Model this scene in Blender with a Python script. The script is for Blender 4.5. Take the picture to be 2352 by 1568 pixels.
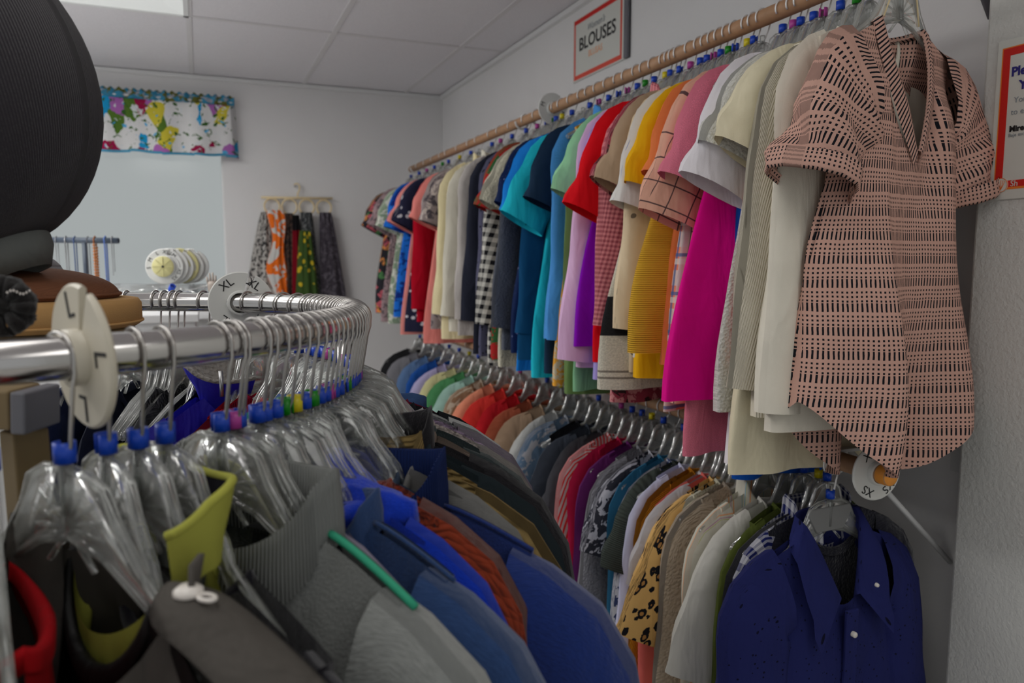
import bpy, bmesh, math, random
from mathutils import Vector, Matrix
random.seed(7)
for o in list(bpy.data.objects): bpy.data.objects.remove(o)
sc = bpy.context.scene
COL = sc.collection
PI = math.pi
R = math.radians

# ------------------------------------------------------------------ camera
CZ = 1.52                                   # eye height
YAW, PITCH, FPX = R(22.41), R(6.133), 1731.0
cam_d = bpy.data.cameras.new('camera'); cam = bpy.data.objects.new('camera', cam_d); COL.objects.link(cam)
cam.location = (0, 0, CZ); cam.rotation_euler = (PI/2 - PITCH, 0, -YAW)
cam_d.sensor_width = 36; cam_d.lens = FPX/2352*36; cam_d.clip_start = .02
cam_d.dof.use_dof = True; cam_d.dof.focus_distance = 1.15; cam_d.dof.aperture_fstop = 5.0
sc.camera = cam
# ------------------------------------------------------------------ sky, exposure
w = bpy.data.worlds.new('overcast_sky'); sc.world = w; w.use_nodes = True
bg = w.node_tree.nodes['Background']; bg.inputs[0].default_value = (.97, 1.0, 1.0, 1); bg.inputs[1].default_value = .385
sc.view_settings.view_transform = 'Standard'; sc.view_settings.look = 'None'
sc.view_settings.exposure = 0; sc.view_settings.gamma = 1; sc.view_settings.use_curve_mapping = False
LAMP = 2.4                                  # radiance of the ceiling lamps near the doorway
LAMP_ADDED = 9.0                               # radiance of the unseen lamps added to brighten the back half
K = .46                                     # radiance of a white surface in this light

# ------------------------------------------------------------------ helpers
def lin(c):
    c /= 255.0
    return c/12.92 if c <= .04045 else ((c+.055)/1.055)**2.4
def C(r, g, b):
    q = [lin(v)/K for v in (r, g, b)]; k = min(1, .86/max(q))
    return tuple(max(.003, v*k) for v in q) + (1,)
def proj(p):
    x, y, z = p[0], p[1], p[2]-CZ
    xr = x*math.cos(YAW) - y*math.sin(YAW); f = x*math.sin(YAW) + y*math.cos(YAW)
    fz = f*math.cos(PITCH) - z*math.sin(PITCH); u = z*math.cos(PITCH) + f*math.sin(PITCH)
    return 1176 + FPX*xr/fz, 784 - FPX*u/fz
def y_for_px(px, x, z):
    lo, hi = .3, 8.0
    for _ in range(50):
        m = (lo+hi)/2
        if proj((x, m, z))[0] > px: lo = m
        else: hi = m
    return lo
def sm(a, b, t):
    t = min(1, max(0, (t-a)/(b-a))); return t*t*(3-2*t)
def lerp(a, b, t): return a + (b-a)*t

def mesh(name, v, f, mat=None, uv=None, smooth=True):
    me = bpy.data.meshes.new(name); me.from_pydata([tuple(p) for p in v], [], f); me.update()
    if uv:
        l = me.uv_layers.new(name='UVMap')
        for i, lp in enumerate(me.loops): l.data[i].uv = uv[lp.vertex_index]
    if smooth: me.polygons.foreach_set('use_smooth', [True]*len(me.polygons))
    if mat: me.materials.append(mat)
    return me
def ob(name, me, parent=None, loc=None, rot=None):
    o = bpy.data.objects.new(name, me); COL.objects.link(o)
    if parent: o.parent = parent
    if loc is not None: o.location = loc
    if rot is not None: o.rotation_euler = rot
    return o
def tag(o, label, cat, group=None, kind=None):
    if label: o['label'] = label
    if cat: o['category'] = cat
    if group: o['group'] = group
    if kind: o['kind'] = kind
    return o
def thing(name, label, cat, loc=(0, 0, 0), rz=0, group=None, rot=None):
    o = bpy.data.objects.new(name, None); COL.objects.link(o); o.empty_display_size = .05
    o.location = loc; o.rotation_euler = rot or (0, 0, rz)
    return tag(o, label, cat, group)

class MB:
    """collects shapes; one build() = one mesh object"""
    def __init__(s): s.v = []; s.f = []; s.uv = []
    def box(s, a, b, rz=0, bev=0):
        n = len(s.v)
        for z in (a[2], b[2]):
            for x, y in ((a[0], a[1]), (b[0], a[1]), (b[0], b[1]), (a[0], b[1])):
                s.v.append((x, y, z)); s.uv.append((x+y, z))
        s.f += [tuple(n+i for i in q) for q in ((3,2,1,0),(4,5,6,7),(0,1,5,4),(1,2,6,5),(2,3,7,6),(3,0,4,7))]
        return s
    def tube(s, path, r, seg=8, cap=True, up=(0, 0, 1), closed=False, flat=1.0):
        path = [Vector(p) for p in path]; n0 = len(s.v); m = len(path)
        rr = r if isinstance(r, (list, tuple)) else [r]*m
        prev = None; L = 0
        for i, p in enumerate(path):
            if closed: t = path[(i+1) % m] - path[i-1]
            else: t = path[min(i+1, m-1)] - path[max(i-1, 0)]
            t.normalize()
            if prev is None:
                a = Vector(up)
                if abs(a.dot(t)) > .95: a = Vector((1, 0, 0)) if abs(t.x) < .9 else Vector((0, 1, 0))
                n1 = (a - t*a.dot(t)).normalized()
            else:
                n1 = (prev - t*prev.dot(t))
                n1 = n1.normalized() if n1.length > 1e-6 else prev
            prev = n1; n2 = t.cross(n1)
            if i: L += (p-path[i-1]).length
            for k in range(seg):
                a = 2*PI*k/seg
                s.v.append(tuple(p + n1*math.cos(a)*rr[i]*flat + n2*math.sin(a)*rr[i])); s.uv.append((a*rr[i], L))
        rng = m if closed else m-1
        for i in range(rng):
            j = (i+1) % m
            for k in range(seg):
                s.f.append((n0+i*seg+k, n0+i*seg+(k+1) % seg, n0+j*seg+(k+1) % seg, n0+j*seg+k))
        if cap and not closed:
            s.f.append(tuple(n0+k for k in reversed(range(seg)))); s.f.append(tuple(n0+(m-1)*seg+k for k in range(seg)))
        return s
    def lathe(s, prof, seg=24, center=(0, 0, 0), axis='z', sq=(1, 1)):
        n0 = len(s.v); c = center
        for i, (r, h) in enumerate(prof):
            for k in range(seg):
                a = 2*PI*k/seg; p = (r*math.cos(a)*sq[0], r*math.sin(a)*sq[1], h)
                if axis == 'y': p = (p[0], p[2], p[1])
                elif axis == 'x': p = (p[2], p[0], p[1])
                s.v.append((p[0]+c[0], p[1]+c[1], p[2]+c[2])); s.uv.append((a*max(r, .03), h+r))
        for i in range(len(prof)-1):
            for k in range(seg):
                s.f.append((n0+i*seg+k, n0+i*seg+(k+1) % seg, n0+(i+1)*seg+(k+1) % seg, n0+(i+1)*seg+k))
        return s
    def prism(s, poly, y0, y1):
        """poly in xz, extruded along y"""
        n = len(s.v); m = len(poly)
        for y in (y0, y1):
            for x, z in poly: s.v.append((x, y, z)); s.uv.append((x, z))
        s.f.append(tuple(range(n, n+m))); s.f.append(tuple(reversed(range(n+m, n+2*m))))
        for i in range(m):
            j = (i+1) % m; s.f.append((n+i, n+m+i, n+m+j, n+j))
        return s
    def me(s, name, mat, smooth=True): return mesh(name, s.v, s.f, mat, s.uv, smooth)
    def build(s, name, mat, parent=None, loc=None, rot=None, smooth=True, bevel=0):
        o = ob(name, s.me(name, mat, smooth), parent, loc, rot)
        if bevel:
            b = o.modifiers.new('bevel', 'BEVEL'); b.width = bevel; b.segments = 2; b.limit_method = 'ANGLE'
        return o

def text_mesh(body, size, mat, align='CENTER', font_bold=0.0, shear=0.0, ext=.0006):
    cu = bpy.data.curves.new('lettering', 'FONT'); cu.body = body; cu.size = size; cu.align_x = align; cu.align_y = 'CENTER'
    cu.extrude = ext; cu.offset = font_bold; cu.shear = shear; cu.resolution_u = 3
    t = bpy.data.objects.new('lettering', cu); COL.objects.link(t)
    bpy.context.view_layer.update()
    me = bpy.data.meshes.new_from_object(t.evaluated_get(bpy.context.evaluated_depsgraph_get()))
    bpy.data.objects.remove(t); bpy.data.curves.remove(cu)
    me.materials.clear(); me.materials.append(mat); me.name = 'lettering'
    return me

# ------------------------------------------------------------------ materials
class NT:
    def __init__(s, name):
        s.m = bpy.data.materials.new(name); s.m.use_nodes = True; s.t = s.m.node_tree
        s.p = s.t.nodes['Principled BSDF']; s.out = s.t.nodes['Material Output']
    def n(s, typ, **kw):
        nd = s.t.nodes.new(typ)
        for k, v in kw.items(): setattr(nd, k, v)
        return nd
    def link(s, a, b): s.t.links.new(a, b)
    def put(s, sock, v):
        if isinstance(v, bpy.types.NodeSocket): s.link(v, sock)
        else: sock.default_value = v
    def math(s, op, a, b=0.0, c=0.0):
        nd = s.n('ShaderNodeMath', operation=op); s.put(nd.inputs[0], a); s.put(nd.inputs[1], b); s.put(nd.inputs[2], c)
        return nd.outputs[0]
    def mix(s, fac, a, b, bt='MIX'):
        nd = s.n('ShaderNodeMix', data_type='RGBA', blend_type=bt); s.put(nd.inputs[0], fac); s.put(nd.inputs[6], a); s.put(nd.inputs[7], b)
        return nd.outputs[2]
    def coord(s, which='UV'):
        if not hasattr(s, 'tc'): s.tc = s.n('ShaderNodeTexCoord')
        return s.tc.outputs[which]
    def map(s, vec, scale=(1, 1, 1), loc=(0, 0, 0), rot=(0, 0, 0)):
        nd = s.n('ShaderNodeMapping'); s.link(vec, nd.inputs[0]); nd.inputs[1].default_value = loc; nd.inputs[2].default_value = rot; nd.inputs[3].default_value = scale
        return nd.outputs[0]
    def uvsep(s, rot=0):
        k = '_uv%s' % rot
        if not hasattr(s, k):
            nd = s.n('ShaderNodeSeparateXYZ'); v = s.coord('UV')
            if rot: v = s.map(v, rot=(0, 0, rot))
            s.link(v, nd.inputs[0]); setattr(s, k, nd.outputs)
        o = getattr(s, k); return o[0], o[1]
    def noise(s, scale, vec=None, detail=2, rough=.5, out=0, dist=0):
        nd = s.n('ShaderNodeTexNoise'); nd.inputs['Scale'].default_value = scale; nd.inputs['Detail'].default_value = detail
        nd.inputs['Roughness'].default_value = rough; nd.inputs['Distortion'].default_value = dist
        s.link(vec or s.coord('UV'), nd.inputs['Vector']); return nd.outputs[out]
    def voro(s, scale, vec=None, feature='F1', out='Distance'):
        nd = s.n('ShaderNodeTexVoronoi', feature=feature); nd.inputs['Scale'].default_value = scale
        s.link(vec or s.coord('UV'), nd.inputs['Vector']); return nd.outputs[out]
    def stripe(s, x, period, duty, off=0.0, soft=0):
        fr = s.math('FRACT', s.math('ADD', s.math('DIVIDE', x, period), off+100))
        return s.math('LESS_THAN', fr, duty)
    def ramp(s, fac, stops, const=True):
        nd = s.n('ShaderNodeValToRGB'); nd.color_ramp.interpolation = 'CONSTANT' if const else 'LINEAR'
        el = nd.color_ramp.elements
        while len(el) > 1: el.remove(el[-1])
        el[0].position = stops[0][0]; el[0].color = stops[0][1]
        for p, c in stops[1:]:
            e = el.new(p); e.color = c
        s.put(nd.inputs[0], fac); return nd.outputs[0]
    def bump(s, h, strength, dist, normal=None):
        nd = s.n('ShaderNodeBump'); nd.inputs['Strength'].default_value = strength; nd.inputs['Distance'].default_value = dist
        s.link(h, nd.inputs['Height'])
        if normal: s.link(normal, nd.inputs['Normal'])
        return nd.outputs[0]

def simple(name, col, rough=.5, metal=0, spec=.5, bump=None, vary=.0, scale=8):
    t = NT(name); p = t.p
    c = col
    if vary:
        f = t.noise(scale, t.coord('Object'), 3)
        c = t.mix(f, tuple(v*(1-vary) for v in col[:3])+(1,), tuple(min(1, v*(1+vary)) for v in col[:3])+(1,))
    t.put(p.inputs['Base Color'], c); p.inputs['Roughness'].default_value = rough; p.inputs['Metallic'].default_value = metal
    p.inputs['Specular IOR Level'].default_value = spec
    if bump:
        h = t.noise(bump[0], t.coord('Object'), 3, .6); t.link(t.bump(h, bump[1], bump[2]), p.inputs['Normal'])
    return t.m
def emit(name, col, strength, rough=.5):
    t = NT(name); t.p.inputs['Base Color'].default_value = (.7, .7, .7, 1); t.p.inputs['Emission Color'].default_value = col; t.p.inputs['Emission Strength'].default_value = strength
    return t.m
def clear_plastic(name, tint=(.97, .98, .975, 1), face=.10):
    t = NT(name); t.t.nodes.remove(t.p)
    tr = t.n('ShaderNodeBsdfTransparent'); tr.inputs[0].default_value = tint
    gl = t.n('ShaderNodeBsdfGlossy'); gl.inputs[0].default_value = (.95, .95, .95, 1); gl.inputs[1].default_value = .12
    df = t.n('ShaderNodeBsdfDiffuse'); df.inputs[0].default_value = (.8, .8, .77, 1)
    fr = t.n('ShaderNodeFresnel'); fr.inputs[0].default_value = 1.5
    fac = t.math('MINIMUM', t.math('ADD', t.math('MULTIPLY', fr.outputs[0], .75), face), .8)
    m0 = t.n('ShaderNodeMixShader'); m0.inputs[0].default_value = .35; t.link(gl.outputs[0], m0.inputs[1]); t.link(df.outputs[0], m0.inputs[2])
    m1 = t.n('ShaderNodeMixShader'); t.link(fac, m1.inputs[0]); t.link(tr.outputs[0], m1.inputs[1]); t.link(m0.outputs[0], m1.inputs[2])
    t.link(m1.outputs[0], t.out.inputs[0]); return t.m

def cloth(name, col, pat=None, c2=None, c3=None, scale=.02, fabric='weave', rough=.9, extra=None, wr=.45):
    t = NT(name); u, v = t.uvsep(); base = col
    W = C(165, 163, 158); BK = C(18, 18, 22)
    c2 = c2 or W
    if pat in ('hstripe', 'vstripe'):
        base = t.mix(t.stripe(v if pat == 'hstripe' else u, scale, .45), col, c2)
    elif pat == 'pastel':
        base = t.mix(t.stripe(u, .05, .10), col, C(178, 130, 95)); base = t.mix(t.stripe(u, .05, .06, .3), base, C(150, 150, 110))
        base = t.mix(t.stripe(u, .1, .04, .6), base, C(150, 120, 130)); base = t.mix(t.stripe(u, .1, .03, .17), base, C(120, 140, 150))
    elif pat == 'check':
        a = t.stripe(u, scale, .5); b = t.stripe(v, scale, .5)
        base = t.mix(t.math('MULTIPLY', t.math('ADD', a, b), .5), col, c2)
    elif pat == 'window':
        a = t.math('MAXIMUM', t.stripe(u, scale, .06), t.stripe(v, scale, .06))
        base = t.mix(a, col, c2)
    elif pat == 'plaid':
        base = t.mix(t.math('MULTIPLY', t.stripe(u, scale*4, .4), .75), col, c2)
        base = t.mix(t.math('MULTIPLY', t.stripe(v, scale*4, .4), .75), base, c2)
        base = t.mix(t.math('MULTIPLY', t.stripe(u, scale*4, .09, .25), .8), base, c3 or BK)
        base = t.mix(t.math('MULTIPLY', t.stripe(v, scale*4, .09, .25), .8), base, c3 or BK)
        base = t.mix(t.math('MULTIPLY', t.stripe(v, scale*4, .15, .45), .6), base, W)
    elif pat == 'dots':
        d = t.voro(1/scale); base = t.mix(t.math('LESS_THAN', d, .28), col, c2)
    elif pat == 'blotch':
        n = t.noise(1/scale, None, 3, .6, dist=.6); base = t.mix(t.math('GREATER_THAN', n, .53), col, c2)
        if c3:
            n2 = t.noise(1.4/scale, t.map(t.coord('UV'), loc=(3, 5, 1)), 2); base = t.mix(t.math('GREATER_THAN', n2, .6), base, c3)
    elif pat == 'floral':
        vc = t.n('ShaderNodeSeparateXYZ'); t.link(t.voro(1/scale, t.map(t.coord('UV'), scale=(1, .8, 1)), out='Color'), vc.inputs[0])
        cols = [col] + list(extra or [c2]); st = []; k = len(cols)
        wts = [0, .4] + [.4 + .6*i/(k-1) for i in range(1, k-1)]
        for i in range(k): st.append((wts[i] if i < len(wts) else .9, cols[i]))
        base = t.ramp(vc.outputs[0], st)
        n = t.noise(2.2/scale, None, 2, dist=1.0); base = t.mix(t.math('GREATER_THAN', n, .56), base, col)
    elif pat == 'leopard':
        d = t.voro(1/scale, t.map(t.coord('UV'), scale=(1, .75, 1))); n = t.noise(2.5/scale)
        dd = t.math('ADD', d, t.math('MULTIPLY', n, .35))
        ring = t.math('MULTIPLY', t.math('GREATER_THAN', dd, .36), t.math('LESS_THAN', dd, .58))
        base = t.mix(ring, t.mix(t.math('LESS_THAN', dd, .36), col, C(140, 100, 55)), BK)
    elif pat == 'hatch':                      # pink blouse: rows of black dashes and of black dots
        nz = t.noise(60); uu = t.math('ADD', u, t.math('MULTIPLY', nz, .0022)); vv = t.math('ADD', v, t.math('MULTIPLY', t.noise(25), .004))
        row = t.math('FRACT', t.math('ADD', t.math('DIVIDE', vv, .0395), 100))
        colm = t.math('LESS_THAN', t.math('FRACT', t.math('ADD', t.math('DIVIDE', uu, .0074), 100)), .40)
        dash = t.math('MULTIPLY', t.math('GREATER_THAN', row, .05), t.math('LESS_THAN', row, .41))
        dr = t.math('FRACT', t.math('MULTIPLY', t.math('SUBTRACT', row, .45), 5.4))
        dot = t.math('MULTIPLY', t.math('GREATER_THAN', row, .45), t.math('LESS_THAN', dr, .46))
        base = t.mix(t.math('MULTIPLY', t.math('MAXIMUM', dash, dot), colm), col, c2)
    elif pat == 'bands':                      # extra: list of (v_top, v_bottom, colour)
        for a, b, cc in extra:
            base = t.mix(t.math('MULTIPLY', t.math('LESS_THAN', v, a), t.math('GREATER_THAN', v, b)), base, cc)
    elif pat == 'sparkle':
        d = t.voro(1/scale); base = t.mix(t.math('LESS_THAN', d, .16), col, c2)
    elif pat == 'patch':                      # painterly garden print of the window valance
        q = t.map(t.coord('UV'), scale=(1, .6, 1)); q2 = t.mix(.035, q, t.noise(14, None, 3, out=1))
        vc = t.n('ShaderNodeSeparateXYZ'); t.link(t.voro(15, q2, out='Color'), vc.inputs[0])
        base = t.ramp(vc.outputs[0], [(0, C(160, 160, 160)), (.34, C(150, 140, 45)), (.46, C(110, 15, 50)), (.56, C(160, 160, 162)), (.68, C(20, 110, 150)), (.78, C(60, 85, 30)), (.88, C(125, 75, 130))])
        n = t.noise(20, None, 3, dist=1.2); base = t.mix(t.math('GREATER_THAN', n, .64), base, C(155, 158, 160))
        n = t.noise(30, t.map(t.coord('UV'), loc=(5, 2, 0)), 3, dist=1.); base = t.mix(t.math('GREATER_THAN', n, .62), base, C(40, 70, 30))
        n = t.noise(22, t.map(t.coord('UV'), loc=(1, 7, 0)), 2); base = t.mix(t.math('GREATER_THAN', n, .67), base, C(60, 125, 160))
    f = t.noise(7, t.coord('Object'), 3, .6)
    shade = t.mix(f, (.86, .86, .86, 1), (1.08, 1.08, 1.08, 1)); base = t.mix(1.0, base, shade, 'MULTIPLY')
    if fabric in ('fleece', 'denim', 'knit', 'tweed'):
        g = t.noise({'fleece': 420, 'denim': 600, 'knit': 300, 'tweed': 260}[fabric], None, 2, .7)
        k = .35 if fabric == 'fleece' else .55
        base = t.mix(1.0, base, t.mix(g, (1-k, 1-k, 1-k, 1), (1+k, 1+k, 1+k, 1)), 'MULTIPLY')
    t.put(t.p.inputs['Base Color'], base)
    t.p.inputs['Roughness'].default_value = rough; t.p.inputs['Specular IOR Level'].default_value = .15 if rough > .6 else .4
    nrm = t.bump(t.noise(11, t.map(t.coord('Object'), scale=(1.3, 1.3, .5)), 3, .55, dist=.6), wr, .03)
    if fabric == 'rib': h, s_, d_ = t.math('SINE', t.math('MULTIPLY', u, 2*PI/.0042)), .9, .0016
    elif fabric == 'hrib': h, s_, d_ = t.math('SINE', t.math('MULTIPLY', v, 2*PI/.0045)), .9, .0016
    elif fabric == 'cable':
        a = t.math('SINE', t.math('MULTIPLY', u, 2*PI/.020)); b = t.math('SINE', t.math('ADD', t.math('MULTIPLY', v, 2*PI/.007), t.math('MULTIPLY', a, .5)))
        h, s_, d_ = t.math('ADD', t.math('MULTIPLY', a, .5), t.math('MULTIPLY', b, .35)), 1.0, .0022
    elif fabric == 'knit': h, s_, d_ = t.voro(170), .8, .003
    elif fabric == 'boucle': h, s_, d_ = t.voro(150), 1.0, .004
    elif fabric == 'fleece': h, s_, d_ = t.noise(300, None, 3, .7), .6, .0025
    else: h, s_, d_ = t.noise(700, None, 2), .35, .0012
    t.link(t.bump(h, s_, d_, nrm), t.p.inputs['Normal'])
    if fabric in ('fleece', 'boucle', 'knit'):
        t.p.inputs['Sheen Weight'].default_value = .25; t.p.inputs['Sheen Roughness'].default_value = .5
    return t.m

M = {}
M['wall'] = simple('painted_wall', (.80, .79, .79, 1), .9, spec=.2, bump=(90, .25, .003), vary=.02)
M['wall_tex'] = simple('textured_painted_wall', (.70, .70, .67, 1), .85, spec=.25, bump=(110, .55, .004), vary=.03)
M['tile'] = simple('ceiling_tile_fissured', (.80, .78, .81, 1), .95, spec=.1, bump=(160, .35, .003), vary=.10, scale=160)
M['grid'] = simple('ceiling_grid_paint', (.72, .70, .71, 1), .6)
M['floor'] = simple('beige_vinyl_floor', (.70, .68, .65, 1), .95, spec=.1, bump=(300, .6, .004), vary=.3, scale=200)
M['trim'] = simple('white_trim_paint', (.8, .8, .8, 1), .4)
M['lamp_on'] = emit('lamp_diffuser_bright', (1, .985, .95, 1), LAMP)
M['lamp_added'] = emit('lamp_diffuser_added', (1, .99, .97, 1), LAMP_ADDED)  # for the fixtures added out of view
M['lamp_far'] = emit('lamp_diffuser_soft', (.95, 1, .96, 1), .30)
M['lamp_dome'] = emit('lamp_dome_soft', (.95, 1, .98, 1), .38)
M['chrome'] = simple('chrome_tube', (.62, .60, .59, 1), .16, 1, bump=(30, .03, .002))
M['hook'] = simple('galvanised_wire', (.52, .50, .48, 1), .28, 1)
M['hook_light'] = simple('bright_zinc_wire', (.86, .86, .86, 1), .45, .5)
M['steel'] = simple('brushed_steel', (.45, .45, .46, 1), .35, 1)
M['clear'] = clear_plastic('clear_hanger_plastic', face=.06)
M['frost'] = clear_plastic('frosty_hanger_plastic', (.95, .96, .96, 1), face=.38)
M['glass'] = clear_plastic('window_glass', (.98, 1, 1, 1), face=.0)
K = .75
M['blue'] = simple('blue_clip_plastic', C(0, 58, 165), .35)
M['green'] = simple('green_clip_plastic', C(0, 118, 12), .35)
M['yellow'] = simple('yellow_clip_plastic', C(190, 175, 15), .35)
M['pink'] = simple('pink_clip_plastic', C(160, 55, 135), .35)
K = .55
M['white_pl'] = simple('ivory_disc_plastic', C(158, 152, 138), .4)
M['white_pl2'] = simple('white_disc_plastic', C(165, 165, 162), .4)
M['cream_pl'] = simple('cream_disc_plastic', C(160, 155, 110), .5)
K = .46
M['black'] = simple('black_ink', C(14, 14, 16), .6)
M['ink_navy'] = simple('navy_ink', C(22, 18, 85), .6)
M['ink_red'] = simple('red_ink', C(150, 14, 6), .6)
M['ink_brick'] = simple('brick_red_ink', C(160, 55, 42), .6)
M['ink_orange'] = simple('orange_ink', C(188, 100, 30), .6)
M['ink_peach'] = simple('peach_ink', C(180, 138, 110), .6)
M['ink_grey'] = simple('grey_ink', C(95, 100, 105), .6)
M['paper'] = simple('laminated_paper', C(152, 153, 148), .35)
M['wood'] = simple('varnished_dowel_wood', C(125, 95, 70), .5, vary=.25, scale=40)
M['wood_end'] = simple('orange_dowel_end', C(165, 105, 35), .5, vary=.15, scale=60)
M['tan_wood'] = simple('pine_board', C(88, 74, 50), .6, vary=.12, scale=20)
M['bracket'] = simple('white_bracket_enamel', (.7, .7, .7, 1), .35)
M['grey_metal'] = simple('grey_bracket_enamel', C(75, 75, 80), .5)
M['pearl'] = simple('pearl_button', C(165, 160, 155), .25)
M['dark_plastic'] = simple('dark_stand_plastic', C(38, 45, 55), .5)
M['rattan'] = simple('pale_bamboo', C(165, 150, 118), .6)
M['label_tag'] = simple('woven_tag', C(150, 128, 112), .9)
M['dark_tag'] = simple('black_woven_tag', C(14, 14, 14), .9)

# ------------------------------------------------------------------ the room
XW, YB, ZC = 1.46, 4.70, CZ+1.03            # right wall, back wall, ceiling height
XL, YF = -3.4, -2.2
WX1, WZ0, WZ1 = .145, CZ-.30, CZ+.80        # window: right jamb, sill, head
WX0 = -1.5
fl = tag(MB().box((XL, YF, -.05), (XW+.2, YB+.2, 0)).build('floor', M['floor'], smooth=False), None, None, kind='structure')
b = MB()
b.box((XL, YB, 0), (WX0, YB+.14, ZC+.1)); b.box((WX1, YB, 0), (XW+.14, YB+.14, ZC+.1))
b.box((WX0, YB, 0), (WX1, YB+.14, WZ0)); b.box((WX0, YB, WZ1), (WX1, YB+.14, ZC+.1))
tag(b.build('wall_back', M['wall'], smooth=False), None, None, kind='structure')
tag(MB().box((XW, 1.02, 0), (XW+.14, YB, ZC+.1)).build('wall_right', M['wall'], smooth=False), None, None, kind='structure')
XP, YP = 1.39, 1.023
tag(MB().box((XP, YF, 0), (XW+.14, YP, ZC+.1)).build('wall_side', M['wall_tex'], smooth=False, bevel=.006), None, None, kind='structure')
ce = tag(MB().box((XL, YF, ZC+.03), (XW+.14, YB+.14, ZC+.1)).build('ceiling', M['grid'], smooth=False), None, None, kind='structure')
xs = [XL]; x = -3.05
while x < XW: xs.append(x); x += .61
xs.append(XW)
ys = [YF]; y = 3.61 - 4*1.22
while y < YB: ys.append(y); y += 1.22
ys.append(YB)
fix = [(-.61, 2.39), (-.61, -.05), (-2.44, -.05), (-1.22, 2.39), (.61, -1.27), (-1.83, 1.17), (-2.44, 2.39)]
for i in range(len(xs)-1):
    for j in range(len(ys)-1):
        if any(abs(xs[i]-fx) < .02 and abs(ys[j]-fy) < .02 for fx, fy in fix): continue
        x1 = min(xs[i+1], XP) if ys[j+1] < YP else xs[i+1]
        if x1 - xs[i] < .03: continue
        MB().box((xs[i]+.011, ys[j]+.011, ZC+.004), (x1-.011, ys[j+1]-.011, ZC+.029)).build('tile', M['tile'], ce, smooth=False)
for x in xs[1:-1]: MB().box((x-.012, YF, ZC), (x+.012, YB, ZC+.004)).build('grid_bar', M['grid'], ce, smooth=False)
for y in ys[1:-1]: MB().box((XL, y-.012, ZC+.0005), (XW, y+.012, ZC+.0035)).build('grid_bar', M['grid'], ce, smooth=False)
tag(MB().box((XL, YB-.022, ZC-.022), (XW, YB-.0005, ZC-.001)).build('trim_1', M['trim'], smooth=False), None, None, kind='structure')
tag(MB().box((XW-.022, YP, ZC-.022), (XW-.0005, YB-.022, ZC-.001)).build('trim_2', M['trim'], smooth=False), None, None, kind='structure')
# window
wn = tag(MB().box((WX0, YB+.06, WZ0), (WX1, YB+.064, WZ1)).build('window_1', M['glass'], smooth=False), None, None, kind='structure')
fr = MB()
fr.box((WX0, YB+.04, WZ0), (WX1, YB+.10, WZ0+.03)); fr.box((WX0, YB+.04, WZ1-.03), (WX1, YB+.10, WZ1)); fr.box((WX0, YB+.04, WZ0), (WX0+.03, YB+.10, WZ1)); fr.box((WX1-.006, YB+.04, WZ0), (WX1, YB+.10, WZ1))
fr.build('window_frame', M['trim'], wn, smooth=False)
MB().box((WX0-.03, YB-.09, WZ0-.03), (WX1+.03, YB-.0005, WZ0-.002)).build('window_sill', M['trim'], wn, smooth=False, bevel=.004)
# ceiling lamps
def ceiling_lamp(x, y, label, mat, dome):
    t = thing('ceiling_light', label, 'ceiling light', (x, y, ZC), 0, 'recessed ceiling lights')
    a, bb = .61, 1.22
    f = MB()
    for p, q in (((0, 0), (a, .02)), ((0, bb-.02), (a, bb)), ((0, 0), (.02, bb)), ((a-.02, 0), (a, bb))): f.box((p[0], p[1], -.004), (q[0], q[1], .05))
    f.build('frame', M['trim'], t, smooth=False)
    v = [(.02, .02, .0), (a-.02, .02, .0), (a-.02, bb-.02, .0), (.02, bb-.02, .0), (.13, .16, .026), (a-.13, .16, .026), (a-.13, bb-.16, .026), (.13, bb-.16, .026)]
    ob('diffuser', mesh('diffuser', v, [(0, 1, 5, 4), (1, 2, 6, 5), (2, 3, 7, 6), (3, 0, 4, 7), (4, 5, 6, 7)], mat, smooth=False), t)
    prof = [(.0001, -.004)] + [(.14*math.sin(k*PI/12), .024-.028*math.cos(k*PI/12)) for k in range(1, 7)]
    MB().lathe(prof, 32, (a/2, bb-.20, 0)).build('dome', dome, t)
for i, (x, y) in enumerate(fix):
    lab = ['white recessed ceiling light above the black hat', 'ceiling light straight above the round chrome rack', 'ceiling light at the far left over the room', 'added unseen ceiling light left of the window', 'ceiling light behind the doorway wall poster', 'added unseen ceiling light left of the round rack', 'added unseen ceiling light deepest at the far left'][i]
    lm = M['lamp_added'] if i in (3, 5, 6) else M['lamp_on']  # these unseen fixtures are added to light the back and right walls
    ceiling_lamp(x, y, lab, M['lamp_far'] if i == 0 else lm, M['lamp_dome'] if i == 0 else lm)

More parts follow.
